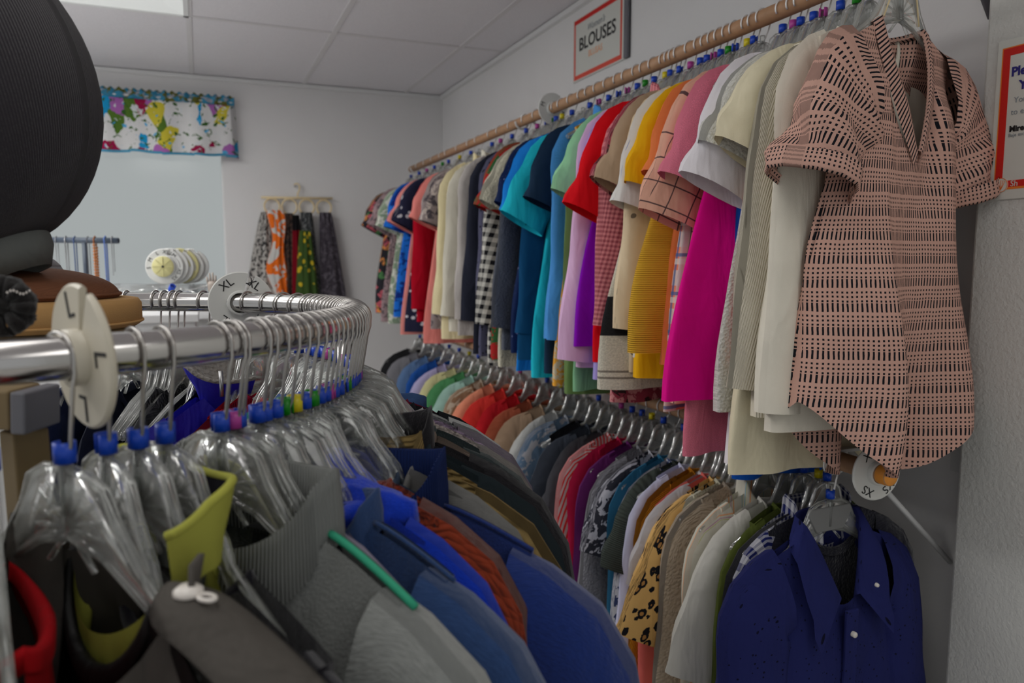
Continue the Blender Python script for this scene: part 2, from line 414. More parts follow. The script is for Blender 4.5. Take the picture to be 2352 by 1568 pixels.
# ------------------------------------------------------------------ hangers
def hook_path(rr, drop):
    """question-mark hook in xz: over a rail of radius rr centred at the origin"""
    r = rr+.0025; p = []
    for k in range(-2, 13):
        a = PI - k*PI/11*1.0; p.append((r*math.cos(a)*1.02, 0, r*math.sin(a)))
    e = p[-1]
    p += [(e[0]*1.0, 0, -r*.55), (r*.80, 0, -r*1.1), (r*.42, 0, -drop*.78), (.002, 0, -drop*.93), (0, 0, -drop-.012)]
    return p
def hanger_body(drop, half, style):
    """clear plastic hanger, outline in xz below the clip"""
    t = -drop; b = MB(); w_ = .052 if style else .03
    top = [(0, t), (w_*.55, t-.003), (w_*.92, t-.012), (w_*1.15, t-.036), (w_*1.6, t-.064), (half*.6, t-.082), (half, t-.118)]
    bot = [(0, t-.055), (w_*.8, t-.064), (w_*1.5, t-.084), (half*.6, t-.100), (half, t-.128)]
    for sx in (1, -1):
        b.tube([(sx*x, 0, z) for x, z in top], .0042, 7, flat=1.0)
        b.tube([(sx*x, 0, z) for x, z in bot], .0036, 7)
        b.tube([(sx*half, 0, t-.118), (sx*(half+.004), 0, t-.123), (sx*half, 0, t-.128)], .0044, 7)
        # thin web
        m = min(len(top), len(bot))
        def at(pl, x):
            for i in range(len(pl)-1):
                if pl[i][0] <= x <= pl[i+1][0]: return lerp(pl[i][1], pl[i+1][1], (x-pl[i][0])/(pl[i+1][0]-pl[i][0]+1e-9))
            return pl[-1][1]
        xsx = [half*k/12 for k in range(13)]
        poly = [(sx*x, at(top, x)) for x in xsx] + [(sx*x, at(bot, x)) for x in reversed(xsx)]
        if sx < 0: poly.reverse()
        b.prism(poly, -.0012, .0012)
        if style:
            for k in range(7):
                a = R(8+k*22); L = .046
                x1 = .010*math.sin(a); z1 = t-.047+.010*math.cos(a); x2 = min(w_*1.05, .046*math.sin(a)); z2 = t-.047+.040*math.cos(a)
                b.tube([(sx*x1, 0, z1), (sx*x2, 0, z2)], .0026, 6)
            for k in range(4): b.tube([(sx*half*(.5+.12*k), 0, at(top, half*(.5+.12*k))), (sx*half*(.54+.12*k), 0, at(bot, half*(.54+.12*k)))], .0024, 5)
    b.tube([(0, 0, t+.014), (0, 0, t-.05)], .0055, 8)
    return b
def clip_mb(drop):
    b = MB(); z0, z1 = -drop+.004, -drop+.020; n0 = 0; seg = 18
    prof = [(.0082, z0), (.0082, z1), (.0060, z1), (.0060, z0)]
    for i, (r, h) in enumerate(prof):
        for k in range(seg):
            a = R(25) + R(310)*k/(seg-1); b.v.append((r*math.cos(a), r*math.sin(a), h)); b.uv.append((0, 0))
    for i in range(4):
        j = (i+1) % 4
        for k in range(seg-1): b.f.append((i*seg+k, i*seg+k+1, j*seg+k+1, j*seg+k))
    b.f += [tuple(i*seg for i in range(4)), tuple(i*seg+seg-1 for i in (3, 2, 1, 0))]
    return b
HC = {}
def hanger(loc, rz, label, group, rr, drop, half=.2, style=1, clip='blue', tilt=0, pl='clear'):
    key = (rr, drop, half, style, pl)
    if key not in HC:
        h = MB().tube(hook_path(rr, drop), .0017 if rr < .0175 else .0018, 7, up=(0, 1, 0)).me('hook', M['hook'] if rr == TR else M['hook_light'])
        HC[key] = (h, hanger_body(drop, half, style).me('hanger_body', M[pl]))
    t = thing('clothes_hanger', label, 'hanger', loc, 0, group, rot=(0, tilt, rz))
    ob('hook', HC[key][0], t); ob('hanger_body', HC[key][1], t)
    if clip:
        k = ('clip', drop, clip)
        if k not in HC: HC[k] = clip_mb(drop).me('size_clip', M[clip])
        o = ob('size_clip', HC[k], t, rot=(0, 0, random.uniform(0, 6)))
    return t

# ------------------------------------------------------------------ garments
def garment(name, label, cat, group, loc, rz, mat, drop=.05, sw=.17, nw=.072, sl=.042, L=.64, hw=.22, t=.022, tn=.018, fn=.07, bn=.015,
            sleeve='short', sL=None, collar='crew', cmat=None, tail=.0, folds=1.0, nu=36, nv=20, dx=0, seed=None, cuff=None, tilt=0, splay=None, ch=.045, smat=None, sr=None, z0=None, cuff_r=None, sway=0.0):
    rnd = random.Random(seed if seed is not None else label)
    root = thing(name, label, cat, loc, 0, group, rot=(0, tilt, rz))
    z0 = -drop-.055 if z0 is None else z0
    ph = [rnd.uniform(0, 6.28) for _ in range(8)]; kk = [rnd.uniform(2.2, 3.8), rnd.uniform(5, 7.5), rnd.uniform(8, 13)]
    def ztop(x, front):
        ax = abs(x)
        if ax < nw: return z0 - (fn if front else bn)*math.sqrt(max(0, 1-(ax/nw)**2))
        return z0 - sl*((ax-nw)/(sw-nw))**1.25
    def ytop(x):
        ax = abs(x)
        y = .007 + .004*(1-ax/sw)
        if ax < nw: y += tn*math.sqrt(max(0, 1-(ax/nw)**2))
        return y
    def width(v): return lerp(sw-.03 if sleeve else sw, hw, sm(0, 1, v)) - (.015 if sleeve else .04)*math.exp(-((v-.13)/.10)**2)
    def fold(s, v, fr):
        A = folds*.011*sm(.05, .8, v)*(1-.6*s*s*(1-sm(.2, .6, v)))
        q = math.sin(kk[0]*s*1.6+ph[0])*.9 + math.sin(kk[1]*s+ph[1]+v*.6)*.7*sm(.2, 1, v) + math.sin(kk[2]*s+ph[2])*.4*sm(.4, 1, v)
        return A*q + folds*.004*math.sin(7*v+ph[3]+3*s)*(1 if fr else -1)*sm(0, .2, v)
    vs, fs, uv = [], [], []
    sb = sw-.032 if sleeve else sw
    seg = 2*nu; arc = [0.0]; pp = None
    for i in range(seg+1):
        ii = i % seg; front = ii <= nu; s = -math.cos(PI*ii/nu) if front else math.cos(PI*(ii-nu)/nu)
        th = t*1.2*(max(0, 1-s*s)**.45)+.002; q = (s*width(.6), (-th if front else th)+fold(s, .6, front))
        if pp: arc.append(arc[-1]+math.dist(pp, q))
        pp = q
    for j in range(nv+1):
        v = (j/nv)**1.15
        for i in range(seg+1):
            ii = i % seg; front = ii <= nu
            s = -math.cos(PI*ii/nu) if front else math.cos(PI*(ii-nu)/nu)
            xt = s*sb; zt = ztop(xt, front)
            x = lerp(xt, s*width(v), sm(0, .09, v))
            zb = z0 - L - tail*(1-s*s)**1.0 + (.02 if not front else 0)*(-1 if tail else 0)
            z = lerp(zt, zb, v)
            th = lerp(ytop(xt), t*(1.0+.35*v)*(max(0, 1-s*s)**.45) + .002, sm(0, .22, v))
            y = (-th if front else th) + fold(s, v, front)
            x += folds*.004*math.sin(9*v+ph[4])*sm(.2, 1, v) + sway*sm(.0, .9, v)
            vs.append((x+dx, y, z)); uv.append((arc[i], z))
    for j in range(nv):
        for i in range(seg):
            a = j*(seg+1)+i; fs.append((a, a+seg+1, a+seg+2, a+1))
    ob('body', mesh('body', vs, fs, mat, uv), root)
    # sleeves
    smat = smat or mat
    if sleeve in ('short', 'long', 'elbow'):
        n = {'short': 12, 'elbow': 16, 'long': 24}[sleeve]; SL = sL or {'short': .20, 'elbow': .32, 'long': .56}[sleeve]
        for sd in (-1, 1):
            a0 = R(82); a1 = R(rnd.uniform(16, 30) if sleeve == 'short' else rnd.uniform(2, 8))
            if splay: a1 = R(splay[1])
            r0 = sr or .080; r1 = cuff_r or (r0*.93 if sleeve != 'long' else r0*.58)
            zt = ztop(sw-.05, True)
            x, z = sd*(sw-.065), zt - r0 + .004
            pts = []; N = 16
            for k in range(n+1):
                f = k/n; a = lerp(a0, a1, sm(0, 1, min(1, f*SL/(.105 if sleeve == 'long' else .095))))
                if k: x += sd*math.sin(a)*SL/n; z -= math.cos(a)*SL/n
                pts.append((x, z, a, f))
            v2, f2, u2 = [], [], []
            phs = rnd.uniform(0, 6)
            for k, (x, z, a, f) in enumerate(pts):
                r = lerp(r0, r1, f**.6 if sleeve == 'long' else f); ry = min(r*.85, lerp(t*.95, t*1.25, f)) + (.006 if sleeve != 'long' else 0)
                ry *= 1.0
                for i in range(N+1):
                    q = 2*PI*(i % N)/N
                    wv = 1 + .07*folds*math.sin(3*q+phs+5*f) + .05*folds*math.sin(14*f+2*q+phs)*sm(.15, .4, f)
                    aa = math.cos(q)*r*wv; yy = math.sin(q)*ry*wv
                    v2.append((x + sd*math.cos(a)*aa + dx, yy + .003*math.sin(9*f+phs), z + math.sin(a)*aa)); u2.append((q*r*.8, z-z0))
            for k in range(n):
                for i in range(N):
                    A = k*(N+1)+i; q = (A, A+1, A+N+2, A+N+1)
                    f2.append(q if sd > 0 else q[::-1])
            so = ob('sleeve', mesh('sleeve', v2, f2, smat, u2), root)
            if cuff:
                v3, f3, u3 = [], [], []
                x, z, a, f = pts[-1]; dxx, dzz = sd*math.sin(a), -math.cos(a)
                for m_, off, sc_ in ((0, -.03, 1.10), (1, -.002, 1.13), (2, .004, 1.06), (3, -.012, .98)):
                    for i in range(N+1):
                        q = 2*PI*(i % N)/N; wv = (1 + .07*folds*math.sin(3*q+phs+5) + .05*folds*math.sin(14+2*q+phs))*sc_
                        r = r1; ry = min(r*.85, t*1.25)+(.006 if sleeve != 'long' else 0)
                        aa = math.cos(q)*r*wv; yy = math.sin(q)*ry*wv
                        v3.append((x+dxx*off+sd*math.cos(a)*aa+dx, yy+.003*math.sin(9+phs), z+dzz*off+math.sin(a)*aa)); u3.append((q*r, off))
                for k in range(3):
                    for i in range(N): A = k*(N+1)+i; f3.append((A, A+1, A+N+2, A+N+1))
                ob('cuff', mesh('cuff', v3, f3, cuff, u3), so)
    # collar
    cm = cmat or mat
    ring = []
    NR = 40
    for k in range(NR):
        a = 2*PI*k/NR; x = nw*math.cos(a); fr_ = math.sin(a) < 0
        ring.append((x+dx, math.copysign(ytop(x*.999), math.sin(a) if abs(math.sin(a)) > 1e-6 else 1), ztop(x*.999, fr_), a))
    def strip(rows, nm, gap=0, thick=.003):
        """rows: functions of ring point -> position"""
        v_, f_, u_ = [], [], []
        pts = ring[:]
        if gap:
            i0 = int(NR*.75); pts = ring[i0+gap:] + ring[:i0-gap+1]
        else: pts = ring + [ring[0]]
        arc = 0
        for r_i, fn_ in enumerate(rows):
            arc = 0
            for k, p in enumerate(pts):
                q = fn_(p); v_.append(q)
                if k: arc += math.dist(pts[k][:3], pts[k-1][:3])
                u_.append((arc, r_i*.02))
        n_ = len(pts)
        for r_i in range(len(rows)-1):
            for k in range(n_-1): A = r_i*n_+k; f_.append((A, A+1, A+n_+1, A+n_))
        return ob(nm, mesh(nm, v_, f_, cm, u_), root)
    def out(p, d, up): return (p[0]+d*math.cos(p[3])*.5, p[1]+d*math.sin(p[3]), p[2]+up)
    if collar == 'crew':
        strip([lambda p: out(p, .004, -.012), lambda p: out(p, .005, 0), lambda p: out(p, .001, .005), lambda p: out(p, -.005, .003), lambda p: out(p, -.007, -.010)], 'collar')
    elif collar in ('mock', 'rib'):
        strip([lambda p: out(p, .004, -.008), lambda p: out(p, .003, ch*.35), lambda p: out(p, -.001, ch*.8), lambda p: out(p, -.002, ch), lambda p: out(p, -.007, ch*.98), lambda p: out(p, -.009, ch*.4), lambda p: out(p, -.006, -.02)], 'collar', gap=1 if collar == 'mock' else 0)
    elif collar == 'shirt':
        def leaf(p): return .055 + .03*max(0, -math.sin(p[3]))**2
        strip([lambda p: out(p, .003, -.006), lambda p: out(p, .002, .026), lambda p: out(p, .006, .034), lambda p: out(p, .012, .028), lambda p: out(p, .019+.006*max(0, -math.sin(p[3])), .026-leaf(p))], 'collar', gap=2)
    elif collar == 'hood':
        rnd2 = random.Random(3); v_, f_, u_ = [], [], []
        NN, SS = 30, 12
        for k in range(NN+1):
            a = R(-40) + R(260)*k/NN; x = nw*1.1*math.cos(a)
            rad = .030 + .018*max(0, math.sin(a)) + .006*math.sin(5*a+1) + .005*math.sin(11*a)
            for i in range(SS):
                q = 2*PI*i/SS; r_ = rad*(1+.18*math.sin(3*q+2*a))
                v_.append((x + math.cos(q)*r_*math.cos(a)*1.0 + dx, (ytop(min(abs(x), nw*.99))*1.2+.012)*math.sin(a) + math.cos(q)*r_*math.sin(a)*.8, z0-.022+math.sin(q)*r_*.8)); u_.append((a*.08, q*.03))
        for k in range(NN):
            for i in range(SS): f_.append((k*SS+i, k*SS+(i+1) % SS, (k+1)*SS+(i+1) % SS, (k+1)*SS+i))
        f_.append(tuple(range(SS))); f_.append(tuple(NN*SS+i for i in reversed(range(SS))))
        ob('hood', mesh('hood', v_, f_, cm, u_), root)
    return root


# ------------------------------------------------------------------ wooden rods on the right wall
TR = .017
RX = 1.12; ZU = CZ+.508; ZL = CZ-.382; RR = .0175
def rod(y0, y1, z, label):
    t = thing('clothes_rod', label, 'rod', (RX, y0, z))
    MB().tube([(0, 0, 0), (0, (y1-y0)*.33, 0), (0, (y1-y0)*.66, 0), (0, y1-y0, 0)], RR, 20).build('dowel', M['wood'], t)
    MB().lathe([(.0001, -.0012), (RR-.002, -.0012), (RR+.0003, .0015), (RR+.0003, .02)], 20, axis='y').build('end_cap', M['wood_end'], t)
    return t
rod(.86, 4.20, ZU, 'upper wooden dowel rod carrying the blouses')
rod(.95, 4.20, ZL, 'lower wooden dowel rod with an orange cut end')
def bracket(y, z, label, mat, h=.22, up=False):
    t = thing('rod_bracket', label, 'bracket', (0, y, z)); s = 1 if up else -1
    MB().box((RX-.005, -.011, .016), (XW-.001, .011, .022)).build('arm', mat, t, smooth=False)
    MB().tube([(RX+.03, 0, .018), (XW-.006, 0, .018+s*h*1.25)], .006, 8).build('brace', mat, t)
    MB().box((XW-.008, -.012, -.06 if not up else 0), (XW-.0005, .012, .05)).build('wall_plate', mat, t, smooth=False)
    MB().tube([(RX+.026*math.cos(a), 0, .026*math.sin(a)) for a in [R(k*15) for k in range(-12, 4)]], .004, 6).build('rod_hook', mat, t)
bracket(1.075, ZL, 'white metal bracket holding the near end of the lower rod', M['bracket'])
bracket(2.7, ZL, 'white metal bracket halfway along the lower rod', M['bracket'])
bracket(4.12, ZU, 'white metal bracket at the far end of the upper rod', M['bracket'])
bracket(2.62, ZU, 'white metal bracket in the middle of the upper rod', M['bracket'])
# grey diagonal shelf support above the poster wall
t = thing('shelf_support', 'grey diagonal metal support by the upper right corner', 'bracket', (0, 1.06, 0))
MB().tube([(XW-.09, 0, CZ+.60), (XW-.002, 0, CZ+.475)], .011, 8).build('strut', M['grey_metal'], t)
MB().box((XW-.10, -.012, CZ+.60), (XW-.07, .012, CZ+.70)).build('upper_arm', M['grey_metal'], t, smooth=False)

def size_disc(label, loc, rot, rad, rr, mat, texts, group='size dividers', tsize=.02, notch=True, thick=.0028):
    """round divider with a hub hole, a snap slot and raised size letters; axis = local y"""
    t = thing('size_divider', label, 'size divider', loc, 0, group, rot=rot)
    b = MB(); seg = 56; g = R(7)
    prof = [(rr+.001, -thick), (rad-.002, -thick), (rad, -thick*.4), (rad, thick*.4), (rad-.002, thick), (rr+.001, thick)]
    for i, (r, h) in enumerate(prof):
        for k in range(seg):
            a = PI/2 - R(22) + g + (2*PI-2*g)*k/(seg-1); b.v.append((r*math.cos(a), h, r*math.sin(a))); b.uv.append((0, 0))
    for i in range(6):
        j = (i+1) % 6
        for k in range(seg-1): b.f.append((i*seg+k, i*seg+k+1, j*seg+k+1, j*seg+k))
    b.f += [tuple(i*seg for i in range(6)), tuple(i*seg+seg-1 for i in range(5, -1, -1))]
    o = b.build('disc', mat, t, smooth=False)
    hub = MB().lathe([(rr+.0005, -.012), (rr+.005, -.012), (rr+.005, .012), (rr+.0005, .012), (rr+.0005, -.012)], 28, axis='y'); hub.build('hub', mat, t)
    for tx, ang in texts:
        for sd in (-1, 1):
            me = text_mesh(tx, tsize, M['black'], ext=.0003)
            r_ = rr + .006 + (rad-rr-.006)*.5
            lo = ob('lettering', me, o)
            mm = Matrix.Rotation(-ang if sd < 0 else ang, 4, 'Y') @ Matrix.Translation((0, sd*(thick+.0004), r_)) @ (Matrix.Rotation(PI/2, 4, 'X') if sd < 0 else Matrix.Rotation(PI, 4, 'Z') @ Matrix.Rotation(PI/2, 4, 'X'))
            lo.matrix_local = mm
    return t
size_disc('white round divider marked XS on the end of the lower rod', (RX, .982, ZL), (0, R(0), R(-6)), .052, RR, M['white_pl2'], [('XS', R(-138)), ('XS', R(150)), ('XS', R(30)), ('XS', R(-40))], tsize=.022)
size_disc('clear grey round divider midway along the upper rod', (RX, 2.36, ZU), (0, R(20), 0), .052, RR, M['white_pl2'], [('M', R(90)), ('M', R(-90))], tsize=.02)

# ------------------------------------------------------------------ clothes on the upper rod (far to near)
V = C
def mk(i, spec): 
    nm, col = spec[0], spec[1]; return cloth(nm, C(*col), **(spec[2] if len(spec) > 2 else {}))
clipcol = ['blue', 'blue', 'pink', 'blue', 'green', 'blue', 'yellow', 'blue', None, 'blue', 'pink']
UG = 'tops on the upper wooden rod'; UH = 'hangers on the upper wooden rod'
UP = [  # px of shoulder tip, kind, short description, colour, cloth options, garment options
 (868, 'blouse', 'black floral print blouse', (34, 33, 38), dict(pat='floral', scale=.03, extra=[C(170,110,60), C(60,100,60), C(150,70,80)]), {}),
 (884, 'blouse', 'grey pink paisley blouse', (125, 105, 108), dict(pat='blotch', c2=C(80, 70, 75), scale=.02), {}),
 (899, 'blouse', 'sage green and white blouse', (105, 120, 100), dict(pat='blotch', c2=C(160, 160, 150), scale=.03), {}),
 (914, 'blouse', 'bright blue tie dye top', (22, 85, 165), dict(pat='blotch', c2=C(12, 35, 100), scale=.05), {}),
 (930, 'tee', 'pale coral tee', (190, 118, 112), {}, {}),
 (942, 'blouse', 'navy top with white flowers', (25, 26, 44), dict(pat='dots', c2=C(150, 150, 155), scale=.03), {}),
 (964, 'blouse', 'deep red blouse', (132, 5, 24), {}, dict(sleeve='long', L=.68)),
 (986, 'blouse', 'salmon pink blouse', (198, 115, 108), {}, {}),
 (1002, 'blouse', 'grey floral chiffon blouse', (110, 100, 100), dict(pat='floral', scale=.025, extra=[C(60,55,60), C(150,140,135)]), {}),
 (1028, 'shirt', 'cream button shirt', (172, 162, 130), {}, dict(sleeve='long', collar='shirt', L=.72)),
 (1045, 'shirt', 'ivory linen shirt', (162, 158, 146), {}, dict(sleeve='long', collar='shirt', L=.68)),
 (1068, 'cardigan', 'light grey cardigan', (138, 133, 130), {}, dict(sleeve='long')),
 (1096, 'jacket', 'black jacket', (26, 28, 38), {}, dict(sleeve='long', L=.74)),
 (1118, 'blouse', 'slate blouse with a black dotted trim', (62, 62, 80), dict(pat='dots', c2=C(20, 20, 25), scale=.014), dict(sleeve='long')),
 (1137, 'shirt', 'black and white checked shirt', (160, 158, 152), dict(pat='check', c2=C(18, 18, 22), scale=.03), dict(sleeve='long')),
 (1147, 'blouse', 'red and green print blouse', (125, 28, 28), dict(pat='blotch', c2=C(35, 70, 40), scale=.04), {}),
 (1156, 'blouse', 'ivory crochet blouse', (150, 146, 130), dict(fabric='knit'), {}),
 (1168, 'sweater', 'charcoal knit sweater', (50, 54, 64), dict(fabric='knit'), dict(sleeve='long')),
 (1188, 'blouse', 'midnight blue sequined top', (14, 26, 56), dict(pat='sparkle', c2=C(90, 95, 120), scale=.02), {}),
 (1210, 'tee', 'bright blue tee', (20, 100, 172), {}, dict(sleeve='short', sL=.22)),
 (1224, 'shirt', 'dark petrol blue shirt', (8, 52, 84), {}, dict(sleeve='long', L=.70, sway=-.03)),
 (1242, 'blouse', 'turquoise blouse', (22, 142, 158), {}, dict(sL=.26)),
 (1262, 'blouse', 'ink blue blouse', (18, 34, 52), {}, {}),
 (1282, 'shirt', 'mid blue denim shirt', (55, 108, 160), dict(fabric='denim'), dict(sleeve='long', collar='shirt', L=.62, sway=-.02)),
 (1300, 'blouse', 'mustard floral sleeveless top', (172, 122, 42), dict(pat='floral', scale=.02, extra=[C(150,140,120)]), dict(sleeve=None)),
 (1320, 'shirt', 'olive green shirt', (74, 94, 54), {}, dict(sleeve='long')),
 (1336, 'blouse', 'mint green blouse', (108, 152, 118), {}, {}),
 (1354, 'cardigan', 'pale lilac cardigan', (170, 138, 168), {}, dict(sleeve='long', sL=.60, L=.68, sr=.08, cuff_r=.055)),
 (1377, 'blouse', 'vivid purple sleeveless blouse', (98, 4, 134), {}, dict(sleeve=None, L=.62, hw=.22, sway=-.03)),
 (1387, 'tee', 'periwinkle blue tee', (142, 132, 190), {}, dict(L=.70)),
 (1396, 'tee', 'bright red tee', (165, 8, 18), {}, dict(sL=.25)),
 (1406, 'shirt', 'pink gingham shirt', (178, 112, 116), dict(pat='check', c2=C(120, 55, 65), scale=.011), dict(sleeve='long', sL=.50, collar='shirt', L=.7)),
 (1428, 'blouse', 'burgundy floral blouse', (112, 42, 54), dict(pat='floral', scale=.022, extra=[C(40,25,25), C(150,100,100)]), dict(L=.74)),
 (1448, 'blouse', 'khaki brown blouse', (128, 108, 88), {}, {}),
 (1462, 'tunic', 'oatmeal linen tunic with a black waist band', (150, 146, 134), dict(pat='bands', extra=[(-.59, -.68, C(24, 24, 26)), (-.76, -.765, C(95, 90, 82)), (-.775, -.780, C(95, 90, 82))], fabric='tweed'), dict(sleeve=None, L=.70, hw=.24, sway=-.04)),
 (1476, 'shirt', 'beige shirt with a botanical print', (166, 150, 125), dict(pat='sparkle', c2=C(95, 85, 72), scale=.05), dict(sleeve='long', sL=.50)),
 (1490, 'tee', 'white tee with a blue print', (165, 163, 160), dict(pat='sparkle', c2=C(50, 80, 140), scale=.09), dict(sL=.24)),
 (1506, 'blouse', 'dark mustard blouse', (172, 128, 10), {}, {}),
 (1520, 'blouse', 'golden yellow blouse', (215, 165, 50), dict(fabric='hrib'), dict(sleeve=None, L=.60, hw=.22, sway=-.06)),
 (1545, 'shirt', 'orange shirt', (218, 118, 68), {}, dict(sL=.19)),
 (1558, 'shirt', 'orange, white and blue plaid shirt', (190, 110, 85), dict(pat='plaid', c2=C(155, 150, 148), c3=C(45, 70, 110), scale=.02), dict(sleeve=None, L=.72, hw=.23)),
 (1576, 'shirt', 'peach shirt with black windowpane checks', (198, 150, 130), dict(pat='window', c2=C(70, 52, 52), scale=.045), dict(sL=.26, sr=.095, cuff_r=.085, L=.70)),
 (1618, 'blouse', 'dusty rose blouse', (158, 84, 100), dict(fabric='denim'), dict(sL=.21, L=.80)),
 (1640, 'blouse', 'magenta sleeveless blouse', (172, 0, 104), {}, dict(sleeve=None, L=.68, hw=.22, sw=.165, sway=-.06)),
 (1655, 'blouse', 'royal blue blouse', (10, 62, 138), {}, dict(sleeve=None, L=.84, hw=.15, sw=.14)),
 (1682, 'tee', 'white short sleeved tee', (172, 168, 172), {}, dict(sL=.215, sr=.088, cuff_r=.085, L=.80, hw=.18)),
 (1702, 'tee', 'pale grey mesh tee', (148, 147, 142), dict(fabric='knit'), dict(sL=.17)),
 (1738, 'blouse', 'cream short sleeved blouse', (165, 158, 136), {}, dict(sL=.17, L=.80, hw=.22)),
 (1772, 'shirt', 'ivory ribbed long sleeved shirt', (164, 158, 143), dict(fabric='rib'), dict(sleeve='long', sL=.57, L=.68, sr=.08, cuff_r=.052)),
 (1800, 'shirt', 'off white silky long sleeved shirt', (168, 163, 152), {}, dict(sleeve='long', sL=.60, L=.70, sr=.08, cuff_r=.055)),
]
for i, (px, kind, desc, col, co, go) in enumerate(UP):
    co = dict(co); go = dict(go)
    y = y_for_px(px, RX-.19, ZU-.14)
    rz = R(random.uniform(-5, 5)) + R(3)
    near = px > 1350
    m = cloth(desc.replace(' ', '_').replace(',', '') + '_cloth', C(*col), **co)
    go.setdefault('L', random.uniform(.62, .70) if near else random.uniform(.68, .78)); go.setdefault('collar', 'crew')
    if go.get('sleeve', 1) is None and 'sw' not in go: go['sw'] = .16
    garment(kind if kind != 'tee' else 't_shirt', desc + ' hanging on the upper rod', kind if kind != 'tee' else 't-shirt', UG, (RX, y, ZU), rz, m,
            t=.019 if not near else .022, nu=30, nv=18, seed=100+i, **go)
    hanger((RX, y, ZU), rz, 'clear hanger holding the ' + desc, UH, RR, .05, .18, 0, clipcol[i % len(clipcol)])

# red garment inside the white tee and the pink hatched blouse in front
y = y_for_px(1715, RX-.15, ZU-.14)
garment('t_shirt', 'bright red top showing inside the neck of the white tee', 't-shirt', UG, (RX+.02, y-.012, ZU), R(4), cloth('red_cotton_cloth', C(150, 6, 12)), t=.018, sw=.17, seed=5, sleeve=None, L=.6)
BY = 1.005
mb = cloth('pink_hatched_crepe', C(150, 118, 107), 'hatch', C(16, 17, 22), wr=.35)
bl = garment('blouse', 'pink blouse with rows of black dashes and dots, nearest on the upper rod', 'blouse', UG, (RX+.025, BY, ZU), R(11), mb,
        drop=.05, z0=-.110, sw=.185, nw=.072, sl=.055, L=.635, hw=.225, t=.045, tn=.03, fn=.215, bn=.012, sleeve='short', sL=.205, sr=.090, cuff_r=.080, collar=None, tail=.15, folds=2.3, nu=72, nv=60, splay=(34, 20), seed=4, cuff=mb)
# neck band, placket and tag of the blouse
def neck_band(parent, nw, fn, z0, y_f, y_b, wdt, mat, tip):
    v, f, u = [], [], []; pts = []
    for k in range(25):
        s = k/24; pts.append((lerp(-tip, -nw, s**.8) if False else -tip-(nw-tip)*math.sin(s*PI/2)**.9, lerp(-y_f-.012, -.004, s**1.5), z0-fn+fn*s**.92))
    for k in range(1, 13):
        s = k/12; a = PI - s*PI
        pts.append((nw*math.cos(a), y_b*math.sin(a), z0-.012*math.sin(a)))
    for k in range(1, 25):
        s = 1-k/24; pts.append((tip+(nw-tip)*math.sin(s*PI/2)**.9, lerp(-y_f-.012, -.004, s**1.5), z0-fn+fn*s**.92))
    L = 0
    for k, p in enumerate(pts):
        if k: L += math.dist(p, pts[k-1])
        d = Vector((p[0], 0, (p[2]-(z0-.05))*.35)); d = d.normalized() if d.length > 1e-5 else Vector((0, 0, 1))
        up = sm(0, .3, (p[2]-(z0-fn))/fn)
        for m_, (o_, yy, zz) in enumerate(((.004+wdt*.6, -.002, -.004), (.001, -.007, .010*up), (-.004, -.006, .014*up), (-.006, .0, .006*up))):
            q = Vector(p) + d*o_ + Vector((0, yy if p[1] <= 0 else -yy, zz)); v.append(tuple(q)); u.append((L, m_*.008))
    for k in range(len(pts)-1):
        for m_ in range(3): A = k*4+m_; f.append((A, A+1, A+5, A+4))
    return ob('neck_band', mesh('neck_band', v, f, mat, u), parent)
neck_band(bl, .072, .215, -.110, .030, .040, .022, mb, .006)
MB().box((-.022, .028, -.162), (.026, .031, -.130)).build('neck_tag', M['dark_tag'], bl, smooth=False)
MB().box((-.004, .026, -.180), (.018, .029, -.162)).build('neck_tag', M['dark_tag'], bl, smooth=False)
t = hanger((RX+.025, BY, ZU), R(11), 'broad clear hanger holding the pink hatched blouse', UH, RR, .038, .18, 1, None)
MB().tube([(-.055, -.004, -.095), (-.035, -.006, -.05), (-.01, -.008, -.005), (.02, -.006, -.012), (.045, -.004, -.055), (.055, -.004, -.095)], .0016, 6).build('ribbon_loop', M['rattan'], t)

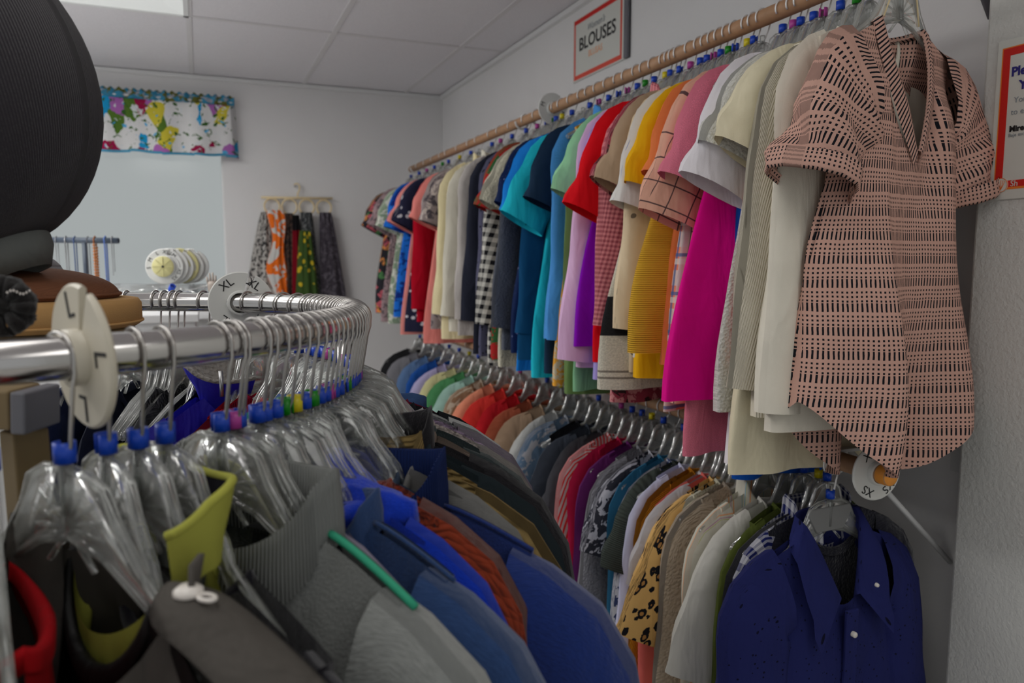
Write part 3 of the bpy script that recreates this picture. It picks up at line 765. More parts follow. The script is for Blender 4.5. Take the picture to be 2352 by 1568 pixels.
# ------------------------------------------------------------------ clothes on the lower rod (near to far)
K = .56
LG = 'tops on the lower wooden rod'; LH = 'hangers on the lower wooden rod'
NY = 1.055
mn = cloth('navy_dotted_cotton', C(26, 30, 74), 'sparkle', C(9, 10, 30), scale=.012, wr=.5)
ns = garment('shirt', 'dark navy button shirt with tiny dots, nearest on the lower rod', 'shirt', LG, (RX-.032, NY, ZL), R(2), mn, z0=-.132, sw=.188, nw=.072, sl=.05, L=.76, hw=.235, t=.05, tn=.034, fn=.125, bn=.005,
             sleeve='long', sL=.60, sr=.084, cuff_r=.06, splay=(30, 6), collar=None, folds=1.6, nu=60, nv=50, seed=8, cuff=mn)
def shirt_collar(parent, nw, z0, fn, yf, yb, mat):
    for sd in (-1, 1):
        v, f, u = [], [], []; n = 14
        for k in range(n+1):
            s = k/n                              # from centre back to front point
            a = PI/2 - s*PI*1.0
            if s < .6:
                q = s/.6; x = nw*math.sin(q*PI/2); y = yb*math.cos(q*PI/2); z = z0 + .012
            else:
                q = (s-.6)/.4; x = lerp(nw, .016, q); y = lerp(0, -yf-.018, q**.7); z = lerp(z0+.012, z0-fn*.86, q**1.15)
            lw = lerp(.040, .085, sm(.3, 1, s)); ox = lerp(.5, .95, s)
            d = (.62*math.sin(min(1, s/.6)*PI/2) + (.02 if s > .6 else 0), .5*math.cos(min(1, s/.6)*PI/2) - (.35 if s > .6 else .1*s), 0)
            top = (x, y, z+.022*(1-sm(.55, 1, s)))
            mid = (x+d[0]*.012, y+d[1]*.012-.002, top[2]+.004)
            low = (x+d[0]*lw*.8+.020*sm(.5, .8, s)+(.012 if s > .9 else 0), y+d[1]*lw*.55-.012*s, top[2]-lw*.92)
            base = (x*.99, y*.96, z-.008)
            for m_, p in enumerate((base, top, mid, low)):
                v.append((sd*p[0], p[1], p[2])); u.append((s*.2, m_*.02))
        for k in range(n):
            for m_ in range(3):
                A = k*4+m_; q = (A, A+1, A+5, A+4); f.append(q if sd > 0 else q[::-1])
        o = ob('collar_leaf', mesh('collar_leaf', v, f, mat, u), parent)
shirt_collar(ns, .072, -.132, .125, .034, .036, mn)
MB().box((-.016, -.0655, -.84), (.016, -.058, -.259)).build('placket', mn, ns, smooth=False, bevel=.003)
for z in (-.305, -.44, -.57): MB().lathe([(.0001, -.0735), (.0045, -.0735), (.0055, -.072), (.0055, -.066)], 12, (0, 0, z), axis='y').build('button', M['pearl'], ns)
MB().lathe([(.0001, -.0735), (.003, -.0735), (.004, -.071), (.004, -.068)], 12, (.052, 0, -.219), axis='y').build('button', M['pearl'], ns)
MB().box((-.018, .026, -.189), (.014, .029, -.144)).build('neck_tag', M['label_tag'], ns, smooth=False)
MB().box((-.018, .025, -.210), (.010, .028, -.194)).build('neck_tag', M['label_tag'], ns, smooth=False)
t = hanger((RX-.032, NY, ZL), R(2), 'clear hanger with a wide flat centre holding the dark navy shirt', LH, RR, .07, .165, 1, 'blue')
MB().prism([(-.05, -.082), (.05, -.082), (.056, -.094), (.034, -.129), (-.034, -.129), (-.056, -.094)], -.004, .004).build('centre_plate', simple('frosted_plastic', C(98, 98, 98), .5), t, smooth=False, bevel=.002)

LOW = [
 (1716, 'cardigan', 'black knit cardigan with a coral tag', (24, 24, 32), dict(fabric='knit'), dict(sleeve='long', collar='crew')),
 (1698, 'shirt', 'navy and white gingham shirt', (160, 160, 165), dict(pat='check', c2=C(22, 28, 75), scale=.013), dict(sleeve='long', collar='shirt')),
 (1668, 'blouse', 'olive green blouse', (58, 66, 26), {}, dict(sleeve='long')),
 (1640, 'tee', 'plain white tee', (158, 156, 150), {}, dict(sL=.3, sr=.075)),
 (1596, 'shirt', 'white shirt with thin pastel stripes', (160, 157, 146), dict(pat='pastel'), dict(sleeve='long', collar='shirt')),
 (1565, 'sweater', 'beige boucle sweater', (135, 122, 106), dict(fabric='boucle'), dict(sleeve='long')),
 (1548, 'blouse', 'cream lace blouse', (160, 156, 138), dict(fabric='knit'), dict(sleeve='long')),
 (1532, 'blouse', 'leopard print blouse', (170, 135, 82), dict(pat='leopard', scale=.02), dict(sL=.30, sr=.08)),
 (1518, 'blouse', 'coral blouse', (168, 78, 72), {}, dict(sleeve='long')),
 (1508, 'tee', 'pale grey tee', (140, 136, 138), {}, {}),
 (1488, 'sweater', 'mustard brown ribbed sweater', (148, 92, 18), dict(fabric='rib'), dict(sleeve='long')),
 (1468, 'blouse', 'pale lavender blouse', (150, 150, 170), {}, dict(sleeve='long')),
 (1455, 'blouse', 'dark grey green blouse', (52, 58, 54), dict(fabric='hrib'), dict()),
 (1440, 'blouse', 'white blouse with navy leaves', (150, 152, 158), dict(pat='blotch', c2=C(40, 50, 80), scale=.02), dict(sleeve='long')),
 (1420, 'blouse', 'teal blue blouse', (28, 72, 98), {}, dict(sleeve='long')),
 (1402, 'blouse', 'black and white print blouse', (35, 36, 44), dict(pat='blotch', c2=C(140, 140, 148), scale=.02), {}),
 (1378, 'sweater', 'grey marl sweater', (92, 92, 98), dict(fabric='knit'), dict(sleeve='long')),
 (1354, 'blouse', 'plum purple blouse', (66, 20, 66), {}, dict(sleeve='long')),
 (1334, 'blouse', 'crimson blouse', (128, 12, 44), {}, dict(sleeve='long')),
 (1314, 'shirt', 'red and white striped shirt', (140, 130, 130), dict(pat='vstripe', c2=C(150, 30, 30), scale=.014), dict(sleeve='long')),
 (1292, 'blouse', 'charcoal blouse', (48, 48, 52), {}, {}),
 (1268, 'blouse', 'dark slate blouse', (38, 42, 50), {}, {}),
 (1246, 'blouse', 'black sleeveless blouse', (18, 18, 22), {}, dict(sleeve=None)),
 (1222, 'blouse', 'steel blue print blouse', (70, 88, 108), dict(pat='blotch', c2=C(120, 120, 125), scale=.03), {}),
 (1196, 'blouse', 'soft white blouse', (140, 140, 138), {}, {}),
 (1170, 'tee', 'tan tee', (120, 100, 82), {}, {}),
 (1142, 'blouse', 'rust brown blouse', (120, 60, 42), {}, {}),
 (1114, 'blouse', 'scarlet blouse', (150, 20, 28), {}, {}),
 (1088, 'tee', 'tomato red tee', (165, 40, 35), {}, {}),
 (1062, 'blouse', 'peach orange blouse', (178, 112, 88), {}, {}),
 (1042, 'blouse', 'brown and cream print blouse', (110, 85, 65), dict(pat='blotch', c2=C(150, 140, 125), scale=.02), {}),
 (1022, 'blouse', 'pale mint blouse', (130, 160, 150), {}, {}),
 (1004, 'blouse', 'leaf green blouse', (60, 110, 70), {}, {}),
 (986, 'blouse', 'pale yellow blouse', (165, 160, 120), {}, {}),
 (966, 'blouse', 'soft lilac blouse', (135, 130, 160), {}, {}),
 (946, 'shirt', 'strong blue shirt', (22, 62, 125), {}, dict(sleeve='long')),
 (926, 'shirt', 'light denim shirt', (80, 105, 140), dict(fabric='denim'), dict(sleeve='long')),
 (906, 'blouse', 'ash grey blouse', (100, 100, 104), {}, {}),
 (888, 'jacket', 'faded black jacket', (30, 30, 32), {}, dict(sleeve='long')),
]
lclip = ['blue', 'yellow', 'blue', 'blue', 'pink', None, 'blue', None]
for i, (px, kind, desc, col, co, go) in enumerate(LOW):
    go = dict(go); y = y_for_px(px, RX-.19, ZL-.15); y = max(y, NY+.035+.018*i) if i < 6 else y
    rz = R(random.uniform(-5, 5)); m = cloth(desc.replace(' ', '_').replace(',', '') + '_low_cloth', C(*col), **co)
    go.setdefault('L', random.uniform(.6, .68))
    if go.get('sleeve', 1) is None: go['sw'] = .165
    garment(kind if kind != 'tee' else 't_shirt', desc + ' hanging on the lower rod', kind if kind != 'tee' else 't-shirt', LG, (RX, y, ZL), rz, m, t=.02, nu=26, nv=16, seed=300+i, z0=-.105, **go)
    hanger((RX, y, ZL), rz, 'clear hanger on the lower rod holding the ' + desc, LH, RR, .05, .185, 0, lclip[i % 8], pl='frost')

# ------------------------------------------------------------------ round chrome rack
K = .85
RC = Vector((-.2568, 1.0714)); RAD = .45; ZR = CZ-.073; TR = .017
def rdir(th):
    a = R(th); return Vector((math.cos(a)*math.cos(YAW) - math.sin(a)*math.sin(YAW), -math.cos(a)*math.sin(YAW) - math.sin(a)*math.cos(YAW)))
rk = thing('round_clothes_rack', 'round chrome clothes rack crowded with hangers', 'clothes rack', (RC.x, RC.y, 0))
MB().tube([(RAD*math.cos(2*PI*k/96), RAD*math.sin(2*PI*k/96), ZR) for k in range(96)], TR, 18, closed=True).build('ring_rail', M['chrome'], rk)
for k in range(4):
    d = rdir(63+90*k); p = d*RAD
    MB().tube([(p.x, p.y, .02), (p.x, p.y, ZR-TR*.5)], .012, 12).build('post', M['chrome'], rk)
    MB().tube([(p.x, p.y, .06), (d.x*.03, d.y*.03, .06)], .012, 12).build('base_bar', M['chrome'], rk)
    MB().lathe([(.0001, 0), (.02, 0), (.022, .012), (.012, .022)], 14, (p.x, p.y, 0)).build('foot', M['dark_plastic'], rk)
RG = 'clothes on the round chrome rack'; RH = 'hangers on the round chrome rack'
# theta (deg), kind, description, colour, cloth, garment options, hanger options
RING = [
 (57.5, 'sweatshirt', 'cream sweatshirt with yellow edging', (160, 155, 135), {}, dict(sw=.21), 'blue'),
 (53.5, 'sweatshirt', 'bright red sweatshirt', (150, 0, 18), {}, dict(sw=.20, t=.03, z0=-.175), 'blue'),
 (43.6, 'vest', 'black satin vest', (14, 13, 14), dict(rough=.5), dict(sw=.20, sleeve=None, z0=-.165), 'blue'),
 (37.6, 'sweater', 'blue black knit sweater', (26, 24, 32), dict(fabric='fleece'), dict(sw=.245, sr=.1, z0=-.17), 'blue'),
 (40.5, 'jacket', 'lime yellow jacket with a navy lining', (150, 150, 62), {}, None, 'blue'),
 (31.0, 'sweatshirt', 'grey sweatshirt with a ribbed collar and teal piping', (112, 114, 112), dict(fabric='fleece'), None, 'blue'),
 (28.6, 'tee', 'pale lavender tee', (132, 126, 142), {}, dict(sw=.17), 'blue'),
 (25.5, 'sweatshirt', 'heather blue fleece pullover', (34, 58, 98), dict(fabric='fleece'), None, 'blue'),
 (22.5, 'hoodie', 'royal blue hoodie', (0, 48, 168), dict(fabric='fleece'), dict(collar='hood', sw=.21), 'blue'),
 (18.5, 'sweater', 'rust orange terry sweater', (128, 48, 24), dict(fabric='boucle'), dict(sw=.20), 'yellow'),
 (14.5, 'jacket', 'large navy fleece jacket with a ribbed collar', (22, 40, 98), dict(fabric='fleece'), None, 'green'),
 (11.0, 'shirt', 'thin pale grey shirt', (105, 104, 102), {}, dict(sw=.20), 'blue'),
 (8.0, 'sweater', 'tan cable knit sweater', (125, 105, 66), dict(fabric='cable', wr=.2), dict(sw=.205, sr=.10, collar='rib', ch=.03), 'blue'),
 (4.0, 'jacket', 'dark teal jacket with raised piping', (30, 38, 42), {}, dict(sw=.20, sr=.1), 'blue'),
 (.5, 'jacket', 'black fleece jacket', (26, 24, 28), dict(fabric='fleece'), dict(sw=.205, sr=.105, collar='mock'), 'blue'),
 (-3.0, 'cardigan', 'taupe cardigan', (100, 88, 80), {}, dict(sw=.19), 'blue'),
 (-6.5, 'sweater', 'deep green sweater', (34, 44, 46), dict(fabric='fleece'), dict(sw=.20), 'blue'),
 (-10, 'sweater', 'fuzzy cream sweater', (150, 140, 135), dict(fabric='boucle'), dict(sw=.20), 'blue'),
 (-13, 'sweater', 'lavender chenille sweater', (130, 112, 135), dict(fabric='boucle'), dict(sw=.20), 'pink'),
 (-16.5, 'sweater', 'grey knit pullover', (92, 92, 96), dict(fabric='knit'), {}, 'blue'),
 (-20, 'tee', 'white long tee', (150, 150, 150), {}, {}, 'blue'),
 (-24, 'jacket', 'small black jacket', (24, 25, 30), {}, {}, 'blue'),
 (-28, 'sweater', 'wine red sweater', (90, 20, 38), {}, {}, 'blue'),
 (-32, 'hoodie', 'denim blue hoodie', (50, 72, 110), {}, dict(collar='hood'), 'blue'),
 (-36, 'sweater', 'charcoal tweed sweater', (40, 44, 52), dict(fabric='tweed'), {}, 'pink'),
 (-40, 'jacket', 'black and white tweed jacket', (42, 46, 52), dict(pat='sparkle', c2=C(110, 115, 118), scale=.012, fabric='boucle'), {}, 'blue'),
 (-44.5, 'sweater', 'mint green knit sweater', (70, 140, 108), dict(fabric='hrib'), {}, 'blue'),
 (-49, 'sweatshirt', 'coral pink sweatshirt', (165, 62, 68), {}, {}, 'blue'),
 (-54, 'sweater', 'crimson ribbed sweater', (135, 14, 45), dict(fabric='rib'), {}, 'blue'),
 (-59, 'sweater', 'bright cherry red sweater', (138, 8, 30), {}, {}, 'blue'),
 (-65, 'jacket', 'cobalt blue zip jacket with a sherpa lining', (28, 26, 150), {}, None, 'blue'),
 (-73, 'jacket', 'matt black padded jacket', (20, 21, 25), {}, {}, 'blue'),
 (-83, 'sweater', 'black wool sweater', (16, 16, 20), dict(fabric='knit'), {}, 'blue'),
 (-95, 'jacket', 'dark navy puffer jacket', (22, 26, 40), {}, {}, 'blue'),
 (-107, 'sweater', 'ink blue pullover', (24, 34, 62), {}, {}, None),
]
ZN = -.145                                   # neck height of a garment below the rail
def ring_item(th, drop=.078):
    d = rdir(th); p = RC + d*RAD; return (p.x, p.y, ZR), math.atan2(d.y, d.x)
HT = {}
for i, (th, kind, desc, col, co, go, cl) in enumerate(RING):
    loc, rz = ring_item(th)
    jit = R(random.uniform(-3, 3)) if th < 25 else 0
    if go is not None:
        go = dict(go); nm = {'tee': 't_shirt'}.get(kind, kind); m = cloth(desc.replace(' ', '_') + '_ring_cloth', C(*col), **co)
        go['sw'] = go.get('sw', .20)-.025; go.setdefault('t', .021); go.setdefault('sleeve', 'long'); go.setdefault('collar', 'crew'); go.setdefault('sr', .085)
        garment(nm, desc + ' on the round chrome rack', {'tee': 't-shirt'}.get(kind, kind), RG, loc, rz+jit, m, z0=go.pop('z0', ZN), nw=.085, sl=.05, hw=go['sw']+.01, L=.66, folds=.8, nu=34, nv=22, seed=500+i, dx=.015, splay=(38, 6), **go)
    HT[th] = hanger(loc, rz+jit, 'clear round-rack hanger holding the ' + desc, RH, TR, .082, .13 if go is None and th == 40.5 else .15, 1 if (i % 2 or th > 20) else 0, cl)
# extra hooks crowded round the far bend carry slim dark clothes
extra_th = [-42, 29.2, 24.4, 20.5, 16.5, 12.6, 9.5, 6, 2.3, -1.5, -5, -8.5, -12, -15, -18.5, -22, -26, -30, -34, -38]
extra = ['plain black tank top', 'thin grey tank top', 'faded navy tank top', 'stone tank top', 'dark plum tank top', 'ash blue tank top', 'moss tank top', 'chalk white tank top', 'smoke grey tank top', 'cocoa tank top', 'indigo tank top', 'graphite tank top', 'dusty mauve tank top', 'pewter tank top', 'sky blue tank top', 'sand tank top', 'burnt umber tank top', 'sea green tank top', 'oxblood tank top', 'ivory tank top']
ec = [(20,20,24), (90,90,92), (30,36,60), (110,104,96), (50,24,52), (60,72,90), (60,66,48), (140,140,138), (80,80,84), (66,46,38), (28,30,70), (44,46,50), (110,84,96), (98,100,104), (70,100,130), (120,108,88), (80,46,30), (50,90,84), (70,18,26), (140,136,124)]
for k in range(20):
    th = extra_th[k]; loc, rz = ring_item(th)
    m = cloth(extra[k].replace(' ', '_') + '_cloth', C(*ec[k]))
    garment('tank_top', extra[k] + ' on the crowded bend of the round rack', 'tank top', RG, loc, rz, m, z0=ZN-.01, sw=.155, nw=.085, sl=.04, hw=.19, L=.6, t=.015, sleeve=None, nu=24, nv=14, seed=700+k)
    hanger(loc, rz, 'clear hanger on the round rack bend holding the ' + extra[k], RH, TR, .082, .135, k % 2, ['blue', 'pink', 'blue', 'green', 'blue'][k % 5])

# --- the large front garments of the ring, one by one
def front(th, name, label, cat, mat, turn=None, **kw):
    loc, rz = ring_item(th)
    if turn is not None: rz = ring_item(turn)[1]
    a = dict(z0=ZN, nw=.10, sl=.055, sw=.215, hw=.235, L=.70, t=.04, tn=.035, folds=.9, nu=60, nv=44, dx=.03, splay=(34, 5), sleeve='long', sr=.105, cuff_r=.07)
    a.update(kw); return garment(name, label, cat, RG, loc, rz, mat, **a)
# grey sweatshirt
mg = cloth('grey_marl_fleece', C(128, 130, 128), fabric='fleece', wr=.3); mgr = cloth('grey_rib_knit', C(132, 134, 132), fabric='rib', wr=.1)
mteal = simple('teal_piping_cord', C(40, 145, 112), .8)
def arc_on_shoulder(parent, z0, nw, sw, sl, dx, mat, name, r, lift=.004, x0=0., x1=1., yo=0):
    pts = []
    for k in range(13):
        s = lerp(x0, x1, k/12); x = lerp(nw, sw, s); pts.append((x+dx, yo, z0 - sl*s**1.25 + lift))
    return MB().tube(pts, r, 8).build(name, mat, parent)
g1 = front(31.0, 'sweatshirt', 'grey sweatshirt with a ribbed collar and teal piping on the round rack', 'sweatshirt', mg, collar='rib', cmat=mgr, ch=.055, sw=.21, t=.038, seed=21, z0=ZN-.005)
arc_on_shoulder(g1, ZN-.005, .10, .21, .055, .03, mteal, 'piping', .0034, .002, 0, .8)
# heather blue pullover
mh = cloth('heather_blue_fleece', C(38, 62, 104), fabric='fleece', wr=.35)
g2 = front(25.5, 'sweatshirt', 'heather blue fleece pullover with a stitched shoulder seam on the round rack', 'sweatshirt', mh, collar='rib', ch=.03, seed=22, sw=.21, t=.042, z0=ZN-.012)
arc_on_shoulder(g2, ZN-.012, .10, .21, .055, .03, mh, 'seam', .0022, .001, 0, .75)
# navy fleece
mnv = cloth('navy_fleece_cloth', C(24, 44, 104), fabric='fleece', wr=.35); mnr = cloth('navy_rib_knit', C(22, 38, 84), fabric='rib', wr=.1)
g3 = front(14.5, 'jacket', 'large navy fleece jacket with a ribbed collar on the round rack', 'jacket', mnv, collar='mock', cmat=mnr, ch=.06, sw=.225, sr=.115, t=.05, seed=23, hw=.27, z0=ZN-.03, dx=.045)
arc_on_shoulder(g3, ZN-.03, .10, .225, .055, .045, mnv, 'seam', .0022, .001, 0, .75)
# lime jacket: yellow shell, dark lining, stand-up zip collar
ml = cloth('lime_shell_cloth', C(158, 158, 70), wr=.3); mdk = cloth('navy_lining_cloth', C(22, 20, 28), wr=.3)
g4 = front(40.5, 'jacket', 'lime yellow jacket with a navy lined stand-up collar on the round rack', 'jacket', ml, collar=None, sw=.13, nw=.085, hw=.17, sleeve=None, dx=.0, t=.03, seed=24, z0=ZN)
def tall_collar(parent, nw, y_, z0, h, dx, outer, inner, edge, flare=.02, gap=R(16)):
    n = 40; V1, F1, U1, V2, F2, U2, rim = [], [], [], [], [], [], []
    for k in range(n+1):
        a = -PI/2 + gap + (2*PI-2*gap)*k/n; cx, sy = math.cos(a), math.sin(a); wob = .006*math.sin(3*a)
        zb = z0 - .03*max(0, -sy)
        for m_, (q, o_) in enumerate(((0, 0), (.35, .25), (.7, .7), (1, 1))):
            p = (cx*(nw+flare*o_)+dx, sy*(y_+flare*o_*1.2), zb-.01+(h+wob)*q); V1.append(p); U1.append((k*.01, q*h))
            V2.append((cx*(nw+flare*o_-.005)+dx, sy*(y_+flare*o_*1.2-.005), p[2])); U2.append((k*.01, q*h))
            if m_ == 3: rim.append((cx*(nw+flare-.0025)+dx, sy*(y_+flare*1.2-.0025), p[2]))
    for k in range(n):
        for m_ in range(3):
            A = k*4+m_; F1.append((A, A+4, A+5, A+1)); F2.append((A, A+1, A+5, A+4))
    c = ob('collar', mesh('collar', V1, F1, outer, U1), parent); ob('lining', mesh('lining', V2, F2, inner, U2), c)
    MB().tube(rim, .0036, 8).build('edge_binding', edge, c)
tall_collar(g4, .090, .036, ZN, .055, .014, ml, mdk, ml, flare=.012, gap=R(58))
# cobalt jacket across the ring
mc = cloth('cobalt_nylon', C(34, 30, 165), wr=.6, rough=.5); msh = cloth('sherpa_pile', C(135, 130, 125), fabric='boucle')
g5 = front(-65, 'jacket', 'cobalt blue zip jacket with a sherpa lined collar on the round rack', 'jacket', mc, collar=None, sw=.21, t=.03, nw=.085, dx=-.02, seed=25, nu=40, nv=26)
tall_collar(g5, .088, .03, ZN, .06, -.02, mc, msh, msh, flare=.028)
MB().tube([(-.115, -.05, ZN+.045), (-.118, -.054, ZN+.005)], .0035, 6).build('zip_pull', M['steel'], g5)
# taupe coat nearest the camera: epaulette with a pearl stud
mt = cloth('taupe_canvas', C(78, 74, 70), wr=.6, fabric='weave'); mbk = cloth('black_lining', C(16, 15, 16), wr=.5, rough=.5)
g6 = front(47.3, turn=29, name='coat', label='taupe canvas coat with a buttoned shoulder tab, nearest on the round rack', cat='coat', mat=mt, collar=None, sw=.235, nw=.10, t=.06, tn=.05, seed=26, L=.75, hw=.26, z0=ZN-.02, sr=.11, folds=1.3)
def lapel(parent, dx, z0, sd, mat, nm):
    v, f, u = [], [], []; n = 16
    for k in range(n+1):
        s = k/n; x = lerp(.105, .05, s**.8); y = lerp(.01, -.075, sm(0, 1, s)); z = lerp(z0+.02, z0-.36, s)
        wd = .012 + .065*math.sin(min(1, s*1.6)*PI*.62)
        for m_, (o_, yy, zz) in enumerate(((-.018, .012, .0), (0, 0, .016*(1-s)), (.35, -.012, .012*(1-s)), (.75, -.016, -.012), (1, -.012, -.03))):
            o2 = o_*wd if m_ else o_
            v.append((sd*(x+o2)+dx, y+yy, z+zz)); u.append((o2, s*.35))
    for k in range(n):
        for m_ in range(4): A = k*5+m_; q = (A, A+1, A+6, A+5); f.append(q if sd < 0 else q[::-1])
    o = ob(nm, mesh(nm, v, f, mat, u), parent); md = o.modifiers.new('thickness', 'SOLIDIFY'); md.thickness = .004
    return o
for sd in (-1, 1): lapel(g6, .03, ZN-.02, sd, mt, 'lapel')
def epaulette(parent, z0):
    v, f, u = [], [], []; n = 18; w2 = .027
    for k in range(n+1):
        s = k/n; x = lerp(.115, .275, s); zz = z0 - .06*((x-.13)/.135 if x > .13 else 0)**1.3 + .011
        ww = w2*(1-.55*max(0, (.14-s)/.14))
        for m_ in range(7):
            q = m_/6*2-1; v.append((x, q*ww, zz - .014*q*q)); u.append((x, q*ww))
    for k in range(n):
        for m_ in range(6): A = k*7+m_; f.append((A, A+7, A+8, A+1))
    o = ob('shoulder_tab', mesh('shoulder_tab', v, f, mt, u), parent); md = o.modifiers.new('thickness', 'SOLIDIFY'); md.thickness = .004; md.offset = 1
    MB().lathe([(.0001, .0085), (.006, .008), (.0098, .005), (.0102, .002), (.007, 0)], 24, (.138, -.002, z0+.010)).build('stud', M['pearl'], o)
    MB().tube([(.150+.007*math.cos(a)+.004, .004*math.sin(a), z0+.012) for a in [2*PI*k/14 for k in range(14)]], .0018, 6, closed=True).build('buttonhole', M['pearl'], o)
epaulette(g6, ZN-.02)
hanger(ring_item(47.3)[0], ring_item(29)[1], 'clear sunburst hanger holding the taupe coat, nearest on the round rack', RH, TR, .084, .175, 1, 'blue')
# size dividers on the ring
def ring_disc(th, label, texts, mat, tilt=0, yawo=0, rad=.048, ts=.017):
    loc, rz = ring_item(th)
    return size_disc(label, loc, (R(tilt), 0, rz+R(yawo)), rad, TR, mat, texts, tsize=ts)
ring_disc(45.2, 'ivory slotted divider marked L on the front of the chrome ring', [('L', R(10)), ('L', R(95)), ('L', R(178)), ('L', R(-88))], M['white_pl'], tilt=3, yawo=5, rad=.056, ts=.03)
ring_disc(-67, 'white divider marked XL at the back of the chrome ring', [('XL', R(-35)), ('XL', R(35)), ('XL', R(145)), ('XL', R(-145))], M['white_pl2'], tilt=0, yawo=-50, rad=.054, ts=.02)
for th in (-77, -84.5, -86.5, -88.5):
    loc, rz = ring_item(th)
    hanger(loc, rz, {-77: 'empty clear hanger alone beside the XL divider', -84.5: 'empty clear hanger left of the lone one at the ring back', -86.5: 'empty clear hanger second along the ring back', -88.5: 'empty clear hanger third along the ring back'}[th], RH, TR, .082, .165, 0, None)

# ------------------------------------------------------------------ hats on a pine stand in the middle of the rack
K = .6
def P(px, py, depth):
    """place seen at a pixel of the photograph, at a given forward distance"""
    xr, u = (px-1176)/FPX*depth, (784-py)/FPX*depth
    f = depth*math.cos(PITCH) + u*math.sin(PITCH); z = u*math.cos(PITCH) - depth*math.sin(PITCH)
    return Vector((xr*math.cos(YAW) + f*math.sin(YAW), -xr*math.sin(YAW) + f*math.cos(YAW), CZ+z))
mtan = cloth('tan_felt_twill', C(150, 116, 74), wr=.1); mbrown = cloth('brown_felt', C(96, 62, 44), fabric='denim', wr=.1)
hc = P(60, 720, .93)
tz = P(200, 686, .93).z; bz = P(200, 752, .93).z
st = thing('display_stand', 'pine wooden stand with a steel corner plate inside the round rack', 'stand', (hc.x, hc.y, 0))
pb = P(0, 935, .60); ax = Vector((math.cos(YAW), -math.sin(YAW))); fw = Vector((math.sin(YAW), math.cos(YAW)))
stx, sty = pb.x-hc.x, pb.y-hc.y
def bar(a, b_, w_, h_, name, mat):
    a, b_ = Vector(a), Vector(b_); d = (b_-a).normalized(); sx_ = d.cross(Vector((0, 0, 1)));
    sx_ = sx_.normalized() if sx_.length > .01 else Vector((fw.x, fw.y, 0)); uz = sx_.cross(d)
    b2 = MB()
    for p in (a, b_):
        for q, r_ in ((-1, -1), (1, -1), (1, 1), (-1, 1)): b2.v.append(tuple(p + sx_*q*w_/2 + uz*r_*h_/2)); b2.uv.append((0, 0))
    b2.f = [(3, 2, 1, 0), (4, 5, 6, 7), (0, 1, 5, 4), (1, 2, 6, 5), (2, 3, 7, 6), (3, 0, 4, 7)]
    return b2.build(name, mat, st, smooth=False, bevel=.002)
A_ = P(-330, 925, .66); B_ = P(60, 932, .66)
rel = lambda p: (p.x-hc.x, p.y-hc.y, p.z)
bar(rel(A_), rel(B_), .045, .034, 'beam', M['tan_wood'])
bar(rel(P(66, 936, .655)), rel(P(100, 938, .655)), .05, .036, 'corner_plate', M['grey_metal'])
bar(rel(P(55, 985, .67)), (rel(P(140, 1500, .67))[0], rel(P(140, 1500, .67))[1], .0), .03, .026, 'leg', M['tan_wood'])
bar(rel(P(-300, 985, .67)), (rel(P(-330, 1500, .67))[0], rel(P(-330, 1500, .67))[1], .0), .03, .026, 'leg', M['tan_wood'])
bar((0, 0, A_.z-.02), (0, 0, bz-.012), .05, .05, 'upright', M['tan_wood'])
MB().lathe([(.0001, bz-.012), (.12, bz-.012), (.12, bz-.001), (.0001, bz-.001)], 32).build('top_plate', M['tan_wood'], st)
# pillbox hat
hr = (P(300, 720, .93) - hc).length
t = thing('pillbox_hat', 'tan felt pillbox hat lying under the brown hat', 'hat', (hc.x, hc.y, bz))
hh = tz-bz
MB().lathe([(.0001, .0), (hr-.006, .0), (hr, .004), (hr, hh-.007), (hr-.004, hh-.001), (hr-.010, hh), (.0001, hh)], 64).build('crown', mtan, t)
MB().tube([((hr+.0005)*math.cos(a), (hr+.0005)*math.sin(a), .006) for a in [2*PI*k/48 for k in range(48)]], .0018, 6, closed=True).build('seam', mtan, t)
t = thing('felt_hat', 'brown felt hat with a low rounded crown stacked on the tan hat', 'hat', (hc.x-.012*ax.x, hc.y-.012*ax.y, tz))
br_ = (P(256, 688, .93) - hc).length + .008; bh = (P(40, 612, .93).z - tz)
prof = [(.0001, .0), (br_*.97, .0)] + [(max(.0001, br_*math.cos(k*PI/28)), .002+(bh-.002)*math.sin(k*PI/28)**.9 if k else .002) for k in range(15)]
MB().lathe(prof, 64).build('crown', mbrown, t)
MB().tube([((br_+.001)*math.cos(a), (br_+.001)*math.sin(a), .005) for a in [2*PI*k/48 for k in range(48)]], .002, 6, closed=True).build('brim_edge', mbrown, t)
# black ruffled flower clip resting on the tan hat
fp = P(14, 700, .66)
t = thing('fabric_flower', 'black velvet ruffled hair flower with tiny rhinestones', 'hair flower', tuple(fp))
mv = cloth('black_velvet', C(20, 18, 18), fabric='fleece')
rnd = random.Random(11)
for k in range(7):
    a = k*2*PI/7; v, f, u = [], [], []
    n, m_ = 8, 10
    for i in range(n+1):
        for j in range(m_+1):
            s, q = i/n, j/m_*2-1
            r_ = .004+.021*s; bend = .010*math.sin(s*PI*.9) - .006*q*q
            x = r_*math.cos(a+q*.55*(.4+.6*s)); z = r_*math.sin(a+q*.55*(.4+.6*s)); y = -.014+bend*-1.2+.004*math.sin(6*q+a)*s
            v.append((x, y, z)); u.append((s*.03, q*.02))
    for i in range(n):
        for j in range(m_): A = i*(m_+1)+j; f.append((A, A+1, A+m_+2, A+m_+1))
    o = ob('petal', mesh('petal', v, f, mv, u), t); md = o.modifiers.new('thickness', 'SOLIDIFY'); md.thickness = .003
MB().lathe([(.0001, -.028), (.006, -.026), (.009, -.018), (.006, -.008)], 14, axis='y').build('centre', mv, t)
